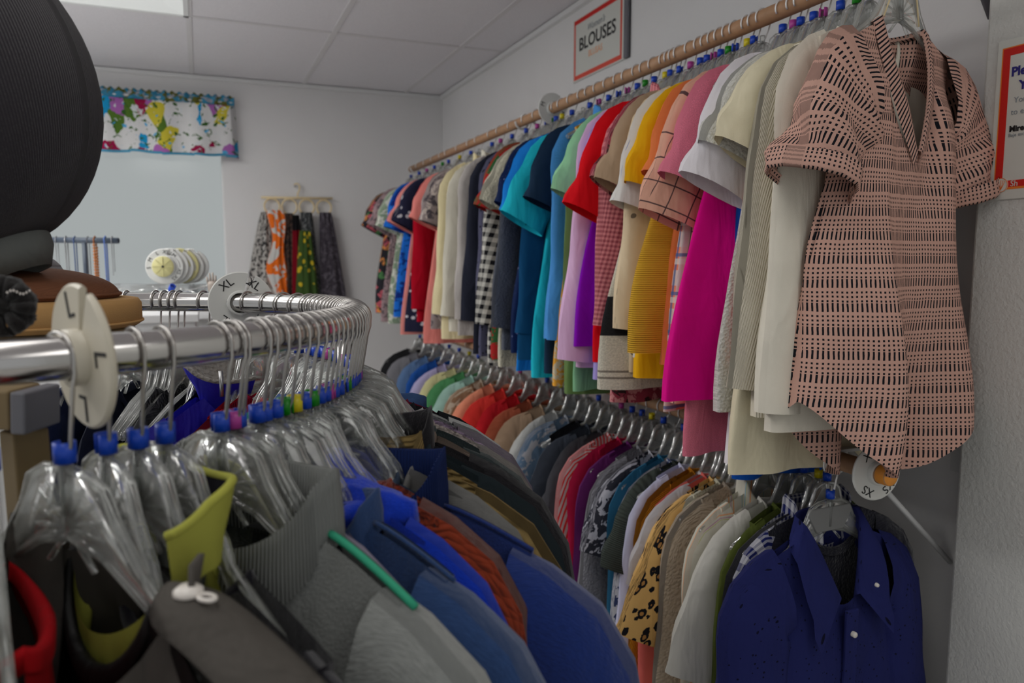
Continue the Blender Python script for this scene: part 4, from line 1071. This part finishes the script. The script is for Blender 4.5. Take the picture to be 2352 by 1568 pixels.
for k in range(8): MB().lathe([(.0001, -.0012), (.0011, 0), (.0001, .0012)], 8, (.008+.0022*k, -.032+.0005*k, .012+.0016*math.sin(k))).build('rhinestone', M['pearl'], t)
# large black knitted hat on a mannequin stand
HD = .84
hk = P(-128, 205, HD); hR = 322/FPX*HD
mh2 = cloth('black_ribbed_felt', C(25, 21, 28), wr=.1)
def hat_mat():
    q = NT('black_stitched_wool'); u_, v_ = q.uvsep()
    q.put(q.p.inputs['Base Color'], q.mix(q.noise(500, q.coord('Object')), C(17, 14, 20), C(36, 31, 38))); q.p.inputs['Roughness'].default_value = .9
    s_ = q.math('SINE', q.math('MULTIPLY', u_, 2*PI/(hR*2*PI/260))); q.link(q.bump(s_, .8, .0014, q.bump(q.noise(500, q.coord('Object')), .5, .0015)), q.p.inputs['Normal'])
    q.p.inputs['Sheen Weight'].default_value = .15
    return q.m
mh2 = hat_mat()
t = thing('wide_brim_hat', 'large black stitched hat hanging high at the left edge', 'hat', tuple(hk), rot=(0, R(0), -YAW))
v, f, u = [], [], []; n, sg = 26, 72
for i in range(n+1):
    ph_ = PI*.02 + PI*.90*i/n
    for k in range(sg):
        a = 2*PI*k/sg; r_ = hR*math.sin(ph_)*(1+.02*math.sin(3*a)); zz = hR*1.2*math.cos(ph_)
        v.append((r_*math.cos(a), r_*math.sin(a)*.8, zz)); u.append((a*hR, hR*ph_))
for i in range(n):
    for k in range(sg): f.append((i*sg+k, (i+1)*sg+k, (i+1)*sg+(k+1) % sg, i*sg+(k+1) % sg))
hb = ob('crown', mesh('crown', v, f, mh2, u), t, rot=(0, R(-20), 0)); md = hb.modifiers.new('thickness', 'SOLIDIFY'); md.thickness = .003
mgl = cloth('grey_quilted_lining', C(82, 84, 82), wr=.3)
zr_ = hR*1.2*math.cos(PI*.92)
MB().lathe([(hR*.25, zr_+.010), (hR*.275, zr_-.002), (hR*.27, zr_-.014), (hR*.20, zr_-.036), (hR*.18, zr_-.034), (hR*.24, zr_-.004)], 60, sq=(1, .8)).build('lining_band', mgl, t, rot=(0, R(-20), 0))
# stand pole of that hat, from the pine stand's floor position
t = thing('hat_stand', 'slim dark pole stand carrying the large black hat', 'hat stand', (hk.x-.03*ax.x, hk.y-.03*ax.y, 0))
MB().tube([(0, 0, .01), (0, 0, hk.z)], .008, 10).build('pole', M['dark_plastic'], t); MB().lathe([(.0001, 0), (.12, 0), (.12, .01), (.01, .018)], 24).build('base', M['dark_plastic'], t)
MB().lathe([(.0001, hk.z+.09), (.05, hk.z+.075), (.08, hk.z+.03), (.075, hk.z-.03), (.05, hk.z-.08), (.0001, hk.z-.09)], 24).build('head_form', simple('brown_head_form', C(60, 46, 36), .8, bump=(120, .5, .003)), t)

# ------------------------------------------------------------------ white cabinet by the window with jewellery and plastic oddments
K = .5
CT = P(420, 700, 2.5).z - .012
def cab():
    a = P(120, 700, 2.25); 
    t = thing('display_cabinet', 'white display cabinet standing in front of the bright window', 'cabinet', (0, 0, 0))
    x0, x1, y0, y1 = -1.55, -.02, 2.45, 3.75
    MB().box((x0, y0, .06), (x1, y1, CT-.025)).build('body', M['trim'], t, smooth=False)
    MB().box((x0-.01, y0-.015, CT-.025), (x1+.012, y1+.01, CT)).build('top', M['trim'], t, smooth=False, bevel=.004)
    MB().box((x0+.03, y0+.03, 0), (x1-.03, y1-.03, .06)).build('plinth', M['grey_metal'], t, smooth=False)
    for k in range(3):
        xa = x0+.02+k*(x1-x0-.02)/3; d = MB().box((xa, y0-.02, .09), (xa+(x1-x0-.02)/3-.02, y0, CT-.05)).build('door', M['trim'], t, smooth=False, bevel=.003)
        MB().tube([(xa+.04, y0-.03, .75), (xa+.04, y0-.03, .90)], .005, 8).build('handle', M['steel'], d)
cab()
# T bar with necklaces
tp = P(192, 551, 3.0); tb = Vector((tp.x, tp.y, CT))
hw_ = 80/FPX*3.0
t = thing('jewellery_stand', 'dark T shaped jewellery stand in front of the window', 'jewellery stand', (tb.x, tb.y, CT), -YAW)
MB().tube([(-hw_, 0, tp.z-CT), (hw_, 0, tp.z-CT-.003)], .0115, 12).build('cross_bar', M['dark_plastic'], t)
MB().tube([(.002, 0, .01), (.002, 0, tp.z-CT)], .0085, 12).build('post', M['dark_plastic'], t)
MB().lathe([(.0001, 0), (.06, 0), (.06, .008), (.01, .014)], 24).build('base', M['dark_plastic'], t)
nk = [(-62, 'thin silver chain necklace, leftmost on the T stand', M['steel'], .0016, .12), (-40, 'bead and chain necklace hanging left on the T stand', M['steel'], .0024, .20), (-20, 'dark blue beaded necklace on the T stand', simple('blue_beads', C(50, 70, 110), .3), .0024, .20), (10, 'fine grey chain necklace right of the post', M['grey_metal'], .0015, .19),
      (26, 'thick amber brown bead necklace on the T stand', simple('amber_beads', C(120, 70, 30), .35), .0075, .205), (50, 'blue and silver necklace on the T stand', simple('blue_silver_beads', C(70, 95, 150), .3), .0038, .19), (66, 'thin silver chain necklace, rightmost on the T stand', M['steel'], .0014, .14)]
for dxp, lab, mat, r_, ln in nk:
    o = thing('necklace', lab, 'necklace', (tb.x+ax.x*dxp/FPX*3, tb.y+ax.y*dxp/FPX*3, tp.z), -YAW, 'necklaces on the jewellery stand')
    pts = [(-.002, .012, -ln*.9), (-.003, .0135, -.02), (-.001, .0125, .004), (0, 0, .0145), (.001, -.0125, .004), (.003, -.0135, -.02), (.004, -.013, -ln)]
    bd = MB(); tot = int(ln/(max(r_, .0022)*1.8))
    bd.tube(pts, min(r_, .003), 6).build('strand', mat, o)
    for side, base_ in ((1, pts[5:]), (-1, pts[:2])):
        a_, b_ = Vector(base_[0]), Vector(base_[1])
        for k in range(0, tot, 1 if r_ > .005 else 3):
            c = a_.lerp(b_, k/tot); MB_ = None
            bd2 = (c.x, c.y-.001*side, c.z); bd.lathe([(.0001, -r_), (r_*1.0, 0), (.0001, r_)], 6, bd2)
    ob('beads', bd.me('beads', mat), o)
# a stack of spare size dividers standing on the cabinet
dp = P(378, 612, 2.62)
for k in range(6):
    q = Vector((dp.x+ax.x*.013*k+fw.x*.012*k, dp.y+ax.y*.013*k+fw.y*.012*k, dp.z+(.002 if k % 2 else 0)))
    size_disc(['front white divider of the stack in front of the window, letters round its rim', 'second divider of the stack in front of the window', 'third divider of the stack in front of the window', 'fourth divider of the stack in front of the window', 'fifth divider of the stack in front of the window', 'rearmost divider of the stack in front of the window'][k], q, (R(2*k), 0, -YAW+R(12)), .062, .032, M['white_pl2'] if k != 3 else M['cream_pl'],
              [('M', R(-40)), ('XL', R(-8)), ('L', R(25)), ('M', R(62)), ('S', R(95)), ('XS', R(-110)), ('XS', R(-140))] if k == 0 else [], group='spare size dividers on the cabinet', tsize=.018)
q = Vector((dp.x-fw.x*.012, dp.y-fw.y*.012, dp.z))
t = thing('divider_hub', 'cream round eight-spoke disc in the middle of the divider stack', 'disc', tuple(q), 0, rot=(0, 0, -YAW+R(12)))
MB().lathe([(.0001, -.003), (.034, -.003), (.036, -.001), (.036, .003), (.0001, .003)], 40, axis='y').build('plate', M['cream_pl'], t)
for k in range(4): MB().box((-.033, -.0045, -.0012), (.033, -.003, .0012)).build('spoke', M['cream_pl'], t, rot=(0, k*PI/4, 0), smooth=False)
MB().lathe([(.0001, -.0062), (.004, -.006), (.004, -.003)], 12, axis='y').build('pin', M['black'], t)
# shallow clear trays that carry the stack and the heap of oddments
for k, (px, dd, w2, lab) in enumerate(((385, 2.66, .10, 'clear acrylic tray under the stack of dividers'), (300, 2.72, .085, 'clear acrylic tray left of the divider stack'), (470, 2.70, .075, 'clear acrylic tray beside the carved hand'))):
    p = P(px, 660, dd); hgt = max(.02, dp.z-.064-CT)
    t = thing('acrylic_tray', lab, 'tray', (p.x, p.y, CT), -YAW, 'clear trays on the cabinet'); m_ = clear_plastic('tray_acrylic', (.94, .95, .96, 1), face=.22)
    MB().box((-w2, -.06, .0005), (w2, .09, .004)).build('bottom', m_, t, smooth=False)
    for a, b_ in (((-w2, -.06), (w2, -.056)), ((-w2, .086), (w2, .09)), ((-w2, -.056), (-w2+.004, .086)), ((w2-.004, -.056), (w2, .086))): MB().box((a[0], a[1], .004), (b_[0], b_[1], hgt)).build('side', m_, t, smooth=False)
# loose clips beneath the stack
cl_ = [(372, 690, 'blue'), (392, 668, 'blue'), (384, 682, 'green'), (400, 688, 'blue'), (320, 676, 'green'), (418, 684, 'blue')]
cme = {}
for k, (px, py, c) in enumerate(cl_):
    p = P(px, py, 2.5); 
    b = MB(); b.v = [(x, y, z) for x, y, z in clip_mb(.0).v]; b.f = clip_mb(.0).f; b.uv = [(0, 0)]*len(b.v)
    o = b.build('size_clip', M[c], None, (p.x, p.y, max(CT+.006, p.z)), (random.uniform(0, 3), random.uniform(0, 3), 0)); o.scale = (1.3, 1.3, 1.3)
    tag(o, ['blue hanger clip lowest by the divider stack', 'blue hanger clip against the divider rim', 'green hanger clip under the divider stack', 'blue hanger clip right of the green one', 'green hanger clip alone left of the divider stack', 'blue hanger clip at the back of the divider stack'][k], 'clip', 'loose clips on the cabinet')
# heap of clear plastic hanger parts on the cabinet: every strip is a thing
rnd = random.Random(5)
where = ['by the T stand', 'left of the divider stack', 'under the divider stack', 'right of the divider stack', 'near the carved hand', 'at the right end of the cabinet']
mats = clear_plastic('frosty_clear_plastic', (.9, .92, .93, 1), face=.45)
stripc = 0
for k in range(30):
    px = 262 + k*8.6; p = P(px, 684, 2.46+rnd.uniform(0, .22)); L = rnd.uniform(.04, .085)
    zz = CT+.006+rnd.uniform(0, .045)*(1 if k % 3 else .3)
    b = MB(); b.tube([(-L, 0, 0), (-L*.3, .004, .004), (L*.4, -.003, .002), (L, 0, 0)], .004, 6, flat=.6); b.tube([(L, 0, 0), (L*1.05, .012, .003), (L*.8, .02, .001)], .003, 6)
    o = b.build('plastic_strip', mats, None, (p.x, p.y, zz+.004), (0, rnd.uniform(-.35, .35), rnd.uniform(0, 3)))
    tag(o, ['leftmost', 'second', 'middle', 'fourth', 'rightmost'][k % 5] + ' clear plastic strip of the five heaped ' + where[min(5, k//5)], 'plastic strip', 'clear strips heaped ' + where[min(5, k//5)])
# carved hand shaped ring holder
p = P(487, 650, 2.62); t = thing('hand_figurine', 'small pale hand shaped ring holder at the right end of the cabinet', 'ring holder', (p.x, p.y, CT), -YAW)
mhand = simple('pale_resin', C(130, 120, 112), .5)
MB().lathe([(.0001, 0), (.022, 0), (.024, .006), (.016, .012), (.011, .03), (.010, .045)], 20).build('base', mhand, t)
MB().lathe([(.010, .044), (.015, .06), (.017, .075), (.013, .086), (.0001, .088)], 20, sq=(1, .55)).build('palm', mhand, t)
for k, (x, h, l) in enumerate(((-.013, .078, .024), (-.005, .083, .032), (.004, .083, .034), (.012, .079, .028))): MB().tube([(x, 0, h), (x*1.15, -.002, h+l*.5), (x*1.2, -.004, h+l)], [.0042, .0038, .0028], 8).build('finger', mhand, t)
MB().tube([(.014, 0, .064), (.024, -.002, .076), (.029, -.003, .092)], [.0045, .004, .003], 8).build('thumb', mhand, t)
# roll of tape on a dispenser and grey knitted cap at the far left
p = P(60, 600, 2.3); t = thing('tape_roll', 'small brass and grey roll at the left edge before the window', 'tape roll', (p.x, p.y, p.z), -YAW)
MB().tube([(.020*math.cos(a), 0, .020*math.sin(a)) for a in [2*PI*k/32 for k in range(32)]], .0075, 10, closed=True).build('ring', simple('brass_grey', C(120, 115, 90), .4), t)
MB().tube([(-.10, .01, -.006), (-.018, 0, -.004)], .010, 10).build('handle', M['steel'], t)
MB().tube([(-.09, .01, -.006), (-.09, .01, CT-p.z)], .006, 8).build('post', M['steel'], t)
cp = P(0, 612, 1.02)
t = thing('knit_cap', 'grey knitted cap resting on the brown hat', 'cap', (cp.x, cp.y, cp.z))
prof = [(.075*math.cos(k*PI/2/9), .04*math.sin(k*PI/2/9)-.012) for k in range(10)]; prof[-1] = (.0001, .028)
MB().lathe([(.07, -.02)]+prof, 40).build('crown', cloth('grey_hat_knit', C(110, 110, 112), fabric='hrib'), t)

K = .48
# ------------------------------------------------------------------ window valance
mval = cloth('garden_print_cotton', C(160, 160, 160), 'patch', wr=.2)
mruf = cloth('garden_print_ruffle', C(40, 95, 120), 'blotch', C(70, 70, 30), C(110, 112, 120), scale=.05, wr=.2)
t = thing('window_valance', 'short gathered valance with a garden print above the window', 'curtain', (0, YB, 0))
x0, x1, zt, zb = -1.62, .222, CZ+.868, CZ+.585
v, f, u = [], [], []; nx, nz = 260, 14
for i in range(nx+1):
    s = i/nx; x = lerp(x0, x1, s); g_ = .5*math.sin(x*26) + .35*math.sin(x*41+1) + .25*math.sin(x*17+2)
    step = math.floor(x*6.2)
    for j in range(nz+1):
        q = j/nz; y = -.075 - .018*g_*(.4+.6*q) - .02*math.sin(q*PI)*.5
        v.append((x+.012*(s > .97)*q, y if s < .985 else lerp(y, -.01, (s-.985)/.015), lerp(zt, zb - .006*(step % 2) - .004*math.sin(x*26), q))); u.append((x*1.0, lerp(zt, zb, q)))
for i in range(nx):
    for j in range(nz): A = i*(nz+1)+j; f.append((A, A+nz+1, A+nz+2, A+1))
o = ob('skirt', mesh('skirt', v, f, mval, u), t)
v, f, u = [], [], []
for i in range(nx*2+1):
    s = i/(nx*2); x = lerp(x0, x1-.006, s); g_ = math.sin(x*120)+.6*math.sin(x*83)
    for j, (zz, k_) in enumerate(((zt+.045+.006*math.sin(x*170), .9), (zt+.028, .7), (zt+.012, .35), (zt-.004, .55))):
        v.append((x, -.082-.006*g_*k_, zz)); u.append((x, zz))
for i in range(nx*2):
    for j in range(3): A = i*4+j; f.append((A, A+1, A+5, A+4))
o = ob('heading_ruffle', mesh('heading_ruffle', v, f, mruf, u), t); md = o.modifiers.new('thickness', 'SOLIDIFY'); md.thickness = .004
MB().tube([(x0, -.075, zt+.012), (x1-.008, -.075, zt+.012), (x1-.008, -.004, zt+.012)], .006, 8).build('curtain_rod', M['trim'], t)
v, f, u = [], [], []
for i in range(nx+1):
    s = i/nx; x = lerp(x0, x1, s); g_ = .5*math.sin(x*26) + .35*math.sin(x*41+1) + .25*math.sin(x*17+2); step = math.floor(x*6.2)
    z_ = zb - .006*(step % 2) - .004*math.sin(x*26); y = -.077-.018*g_
    for dz in (.012, -.002): v.append((x, y-.001, z_+dz)); u.append((x, dz))
for i in range(nx): A = i*2; f.append((A, A+1, A+3, A+2))
ob('hem_binding', mesh('hem_binding', v, f, cloth('blue_hem_binding', C(50, 105, 130)), u), t)

# ------------------------------------------------------------------ scarf hanger and scarves on the back wall
hx, hz = .552, CZ+.365; ys_ = YB-.03
t = thing('scarf_hanger', 'pale bamboo scarf hanger with four rings on the back wall', 'scarf hanger', (hx, ys_, hz))
MB().tube([(-.205, 0, 0), (.205, 0, .006)], .0065, 10).build('bar', M['rattan'], t)
MB().tube([(-.018, 0, .078), (-.008, 0, .086), (.006, 0, .085), (.014, 0, .072), (.012, 0, .05), (.002, 0, .03), (0, 0, .004)], .0045, 8).build('hook', M['rattan'], t)
MB().tube([(-.012, -.012, .074), (-.012, .0295, .074)], .004, 8).build('wall_pin', M['steel'], t)
rx = [-.146, -.048, .052, .152]
for x in rx: MB().tube([(x+.043*math.cos(a), 0, -.05+.045*math.sin(a)) for a in [2*PI*k/30 for k in range(30)]], .0052, 8, closed=True).build('ring', M['rattan'], t)
def scarf(x, label, mat, w0, w1, L, lean, zt, yo=-.03, amp=.006, kn=0):
    o = thing('scarf', label, 'scarf', (hx+x, ys_, hz), 0, 'scarves on the bamboo scarf hanger')
    v, f, u = [], [], []; n, m_ = 26, 40; rr_ = random.Random(label); ph_ = rr_.uniform(0, 6)
    for i in range(n+1):
        s = i/n; wd = lerp(w0, w1, s**.8)*(1+kn*math.sin(s*13+1)); cx_ = lean*s + kn*.05*math.sin(s*9)
        for k in range(m_):
            a = 2*PI*k/m_; fo = 1+.22*math.sin(5*a+ph_)*sm(0, .2, s)
            v.append((cx_+wd*math.cos(a)*(1+.05*math.sin(7*a+2*s)), yo+(.013+amp*s)*math.sin(a)*fo + .004*math.sin(9*math.cos(a)+ph_), zt - L*s - .012*math.cos(3*a)*s)); u.append((math.cos(a)*w1+(.3 if a > PI else 0), -L*s))
    for i in range(n):
        for k in range(m_): f.append((i*m_+k, i*m_+(k+1) % m_, (i+1)*m_+(k+1) % m_, (i+1)*m_+k))
    f.append(tuple(reversed(range(m_)))); f.append(tuple(n*m_+k for k in range(m_)))
    ob('drape', mesh('drape', v, f, mat, u), o)
    bnd = MB().tube([(.026*math.sin(b_)*0+ w0*.7*math.cos(b_)*.0, yo*0+.012*math.cos(b_), zt+.001+.013*math.sin(b_)) for b_ in [k*PI/8-PI/2 for k in range(17)]], w0*.85, 8, flat=1.0)
    return o
scarf(-.19, 'white scarf with a black squiggle print, leftmost on the hanger', cloth('white_black_squiggle', C(135, 132, 128), 'blotch', C(30, 30, 32), scale=.022), .02, .095, .62, -.055, -.085, yo=-.02)
scarf(-.135, 'twisted orange and white scarf on the first ring', cloth('orange_white_silk', C(180, 85, 25), 'blotch', C(150, 148, 145), scale=.07), .038, .052, .66, .02, -.075, yo=-.05, kn=.25)
scarf(-.06, 'dark brown scarf on the second ring', cloth('dark_brown_scarf', C(62, 48, 42), 'blotch', C(30, 26, 26), scale=.02), .026, .035, .60, -.01, -.09, yo=-.03)
scarf(-.018, 'black and crimson scarf between the brown and green scarves', cloth('black_crimson_scarf', C(88, 6, 18), 'bands', extra=[(-.0, -.09, C(14, 13, 15))]), .02, .045, .66, .005, -.10, yo=-.04)
scarf(.045, 'grey mottled scarf on the third ring', cloth('grey_mottled_scarf', C(42, 44, 46), 'blotch', C(85, 86, 86), scale=.018), .032, .055, .50, .02, -.082, yo=-.03)
scarf(.030, 'green scarf with yellow speckles in front of the grey one', cloth('green_speckled_scarf', C(44, 62, 28), 'dots', C(150, 130, 30), scale=.05), .03, .075, .52, .0, -.19, yo=-.065)
scarf(.155, 'dark grey lace scarf, rightmost on the hanger', cloth('dark_lace_scarf', C(46, 42, 48), 'blotch', C(70, 66, 72), scale=.03), .034, .085, .68, .045, -.080, yo=-.03)

# ------------------------------------------------------------------ signs
def sign_frame(parent, w_, h_, b_, mats, z=.0):
    for (x0, y0, x1, y1) in ((-w_/2, h_/2-b_, w_/2, h_/2), (-w_/2, -h_/2, w_/2, -h_/2+b_), (-w_/2, -h_/2+b_, -w_/2+b_, h_/2-b_), (w_/2-b_, -h_/2+b_, w_/2, h_/2-b_)):
        MB().box((x0, y0, z), (x1, y1, z+.0006)).build('border', mats, parent, smooth=False)
def wall_sign(label, cat, x, y, z, w_, h_, mat, th=.006):
    """local x = along -Y of the room (reading direction seen from the room), local y = up, local z = out of the wall"""
    t = thing('wall_sign' if cat == 'sign' else 'poster', label, cat, (x, y, z)); t.matrix_world = Matrix.Translation((x, y, z)) @ Matrix(((0, 0, -1, 0), (-1, 0, 0, 0), (0, 1, 0, 0), (0, 0, 0, 1)))
    MB().box((-w_/2, -h_/2, 0), (w_/2, h_/2, th)).build('board', mat, t, smooth=False, bevel=.001)
    return t
yl, yr = 2.852, 2.462; zs = CZ+.848
t = wall_sign('white sign with a red border reading BLOUSES on the right wall', 'sign', XW-.001, (yl+yr)/2-.012, zs, .44, .245, M['paper'])
fr_ = thing('x', '', ''); bpy.data.objects.remove(fr_)
for (a, b_, c, d, m_) in ((-.21, .1, .17, .117, 'ink_red'), (-.21, -.117, .17, -.1, 'ink_brick'), (-.21, -.1, -.198, .1, 'ink_brick'), (.158, -.1, .17, .1, 'ink_brick')):
    MB().box((a, b_, .006), (c, d, .0066)).build('border', M[m_], t, smooth=False)
MB().box((.195, -.1225, .0), (.22, .1225, .014)).build('side_rail', M['grey_metal'], t, smooth=False)
def put(parent, body, size, mat, x, y, z=.0067, align='CENTER', bold=0, shear=0, sx=1):
    o = ob('lettering', text_mesh(body, size, mat, align, bold, shear, .0002), parent, (x, y, z)); o.scale = (sx, 1, 1); return o
put(t, "Women's", .036, M['ink_grey'], -.03, .064, shear=.4)
put(t, 'BLOUSES', .070, M['black'], -.02, .012, bold=.0012, sx=1.05)
put(t, 'BLUSAS', .034, M['ink_peach'], -.03, -.038, bold=.0005)
# poster on the side wall
pz0, pz1 = None, None
k_ = XP/1.1
py1 = .787*k_; ph_h = (.318-.089)*k_; pzc = CZ + (.318+.089)/2*k_; pw = .30
t = wall_sign('white poster with a red border and navy writing on the right side wall', 'poster', XP-.001, py1-pw/2, pzc, pw, ph_h, M['paper'], .004)
hh = ph_h/2; e_ = -pw/2
for (a, b_, c, d, m_) in ((e_+.0115, hh-.030, -e_-.0115, hh-.0165, 'ink_red'), (e_+.0115, -hh+.022, -e_-.0115, -hh+.034, 'ink_red'), (e_+.0115, -hh+.034, e_+.025, hh-.030, 'ink_red'), (-e_-.025, -hh+.034, -e_-.0115, hh-.030, 'ink_red'),
                      (e_+.0095, hh-.0165, -e_-.0095, hh-.0145, 'ink_orange'), (e_+.0095, -hh+.018, -e_-.0095, -hh+.022, 'ink_orange'), (e_+.0095, -hh+.022, e_+.0115, hh-.0165, 'ink_orange'), (-e_-.0115, -hh+.022, -e_-.0095, hh-.0165, 'ink_orange')):
    MB().box((a, b_, .004), (c, d, .0045)).build('border', M[m_], t, smooth=False)
zz = .0047
for tx, sz, mt_, x_, dy_, bo_ in (('Please', .0225, 'ink_navy', .029, .061, .0008), ('Your', .0225, 'ink_navy', .045, .087, .0008), ('You', .0145, 'ink_grey', .037, .112, 0), ('to en', .0145, 'ink_grey', .033, .133, 0), ('Mire', .0145, 'black', .032, .163, .0006), ('Baje esc', .009, 'ink_grey', .031, .174, 0)):
    put(t, tx, sz, M[mt_], e_+x_, hh-dy_, zz, 'LEFT', bo_)
ex, ey = e_+.0245, -hh+.0265
MB().lathe([(.0001, .0062), (.0128, .0062), (.0128, .0045)], 36, (ex, ey, 0)).build('emblem', M['paper'], t, smooth=False)
MB().tube([(ex+.0125*math.cos(a), ey+.0125*math.sin(a), .0064) for a in [2*PI*k/40 for k in range(40)]], .0006, 5, closed=True).build('emblem_ring', M['ink_orange'], t)
for a in (-38, -20, 0, 20, 38):
    a = R(a); MB().tube([(ex, ey-.009, .0065), (ex+.011*math.sin(a)*.7, ey, .0065), (ex+.012*math.sin(a), ey+.009*math.cos(a), .0065)], .0005, 5).build('emblem_leaf', M['ink_orange'], t)
put(t, 'Sh', .015, M['paper'], e_+.041, -hh+.0275, .0048, 'LEFT')
bpy.context.view_layer.update()
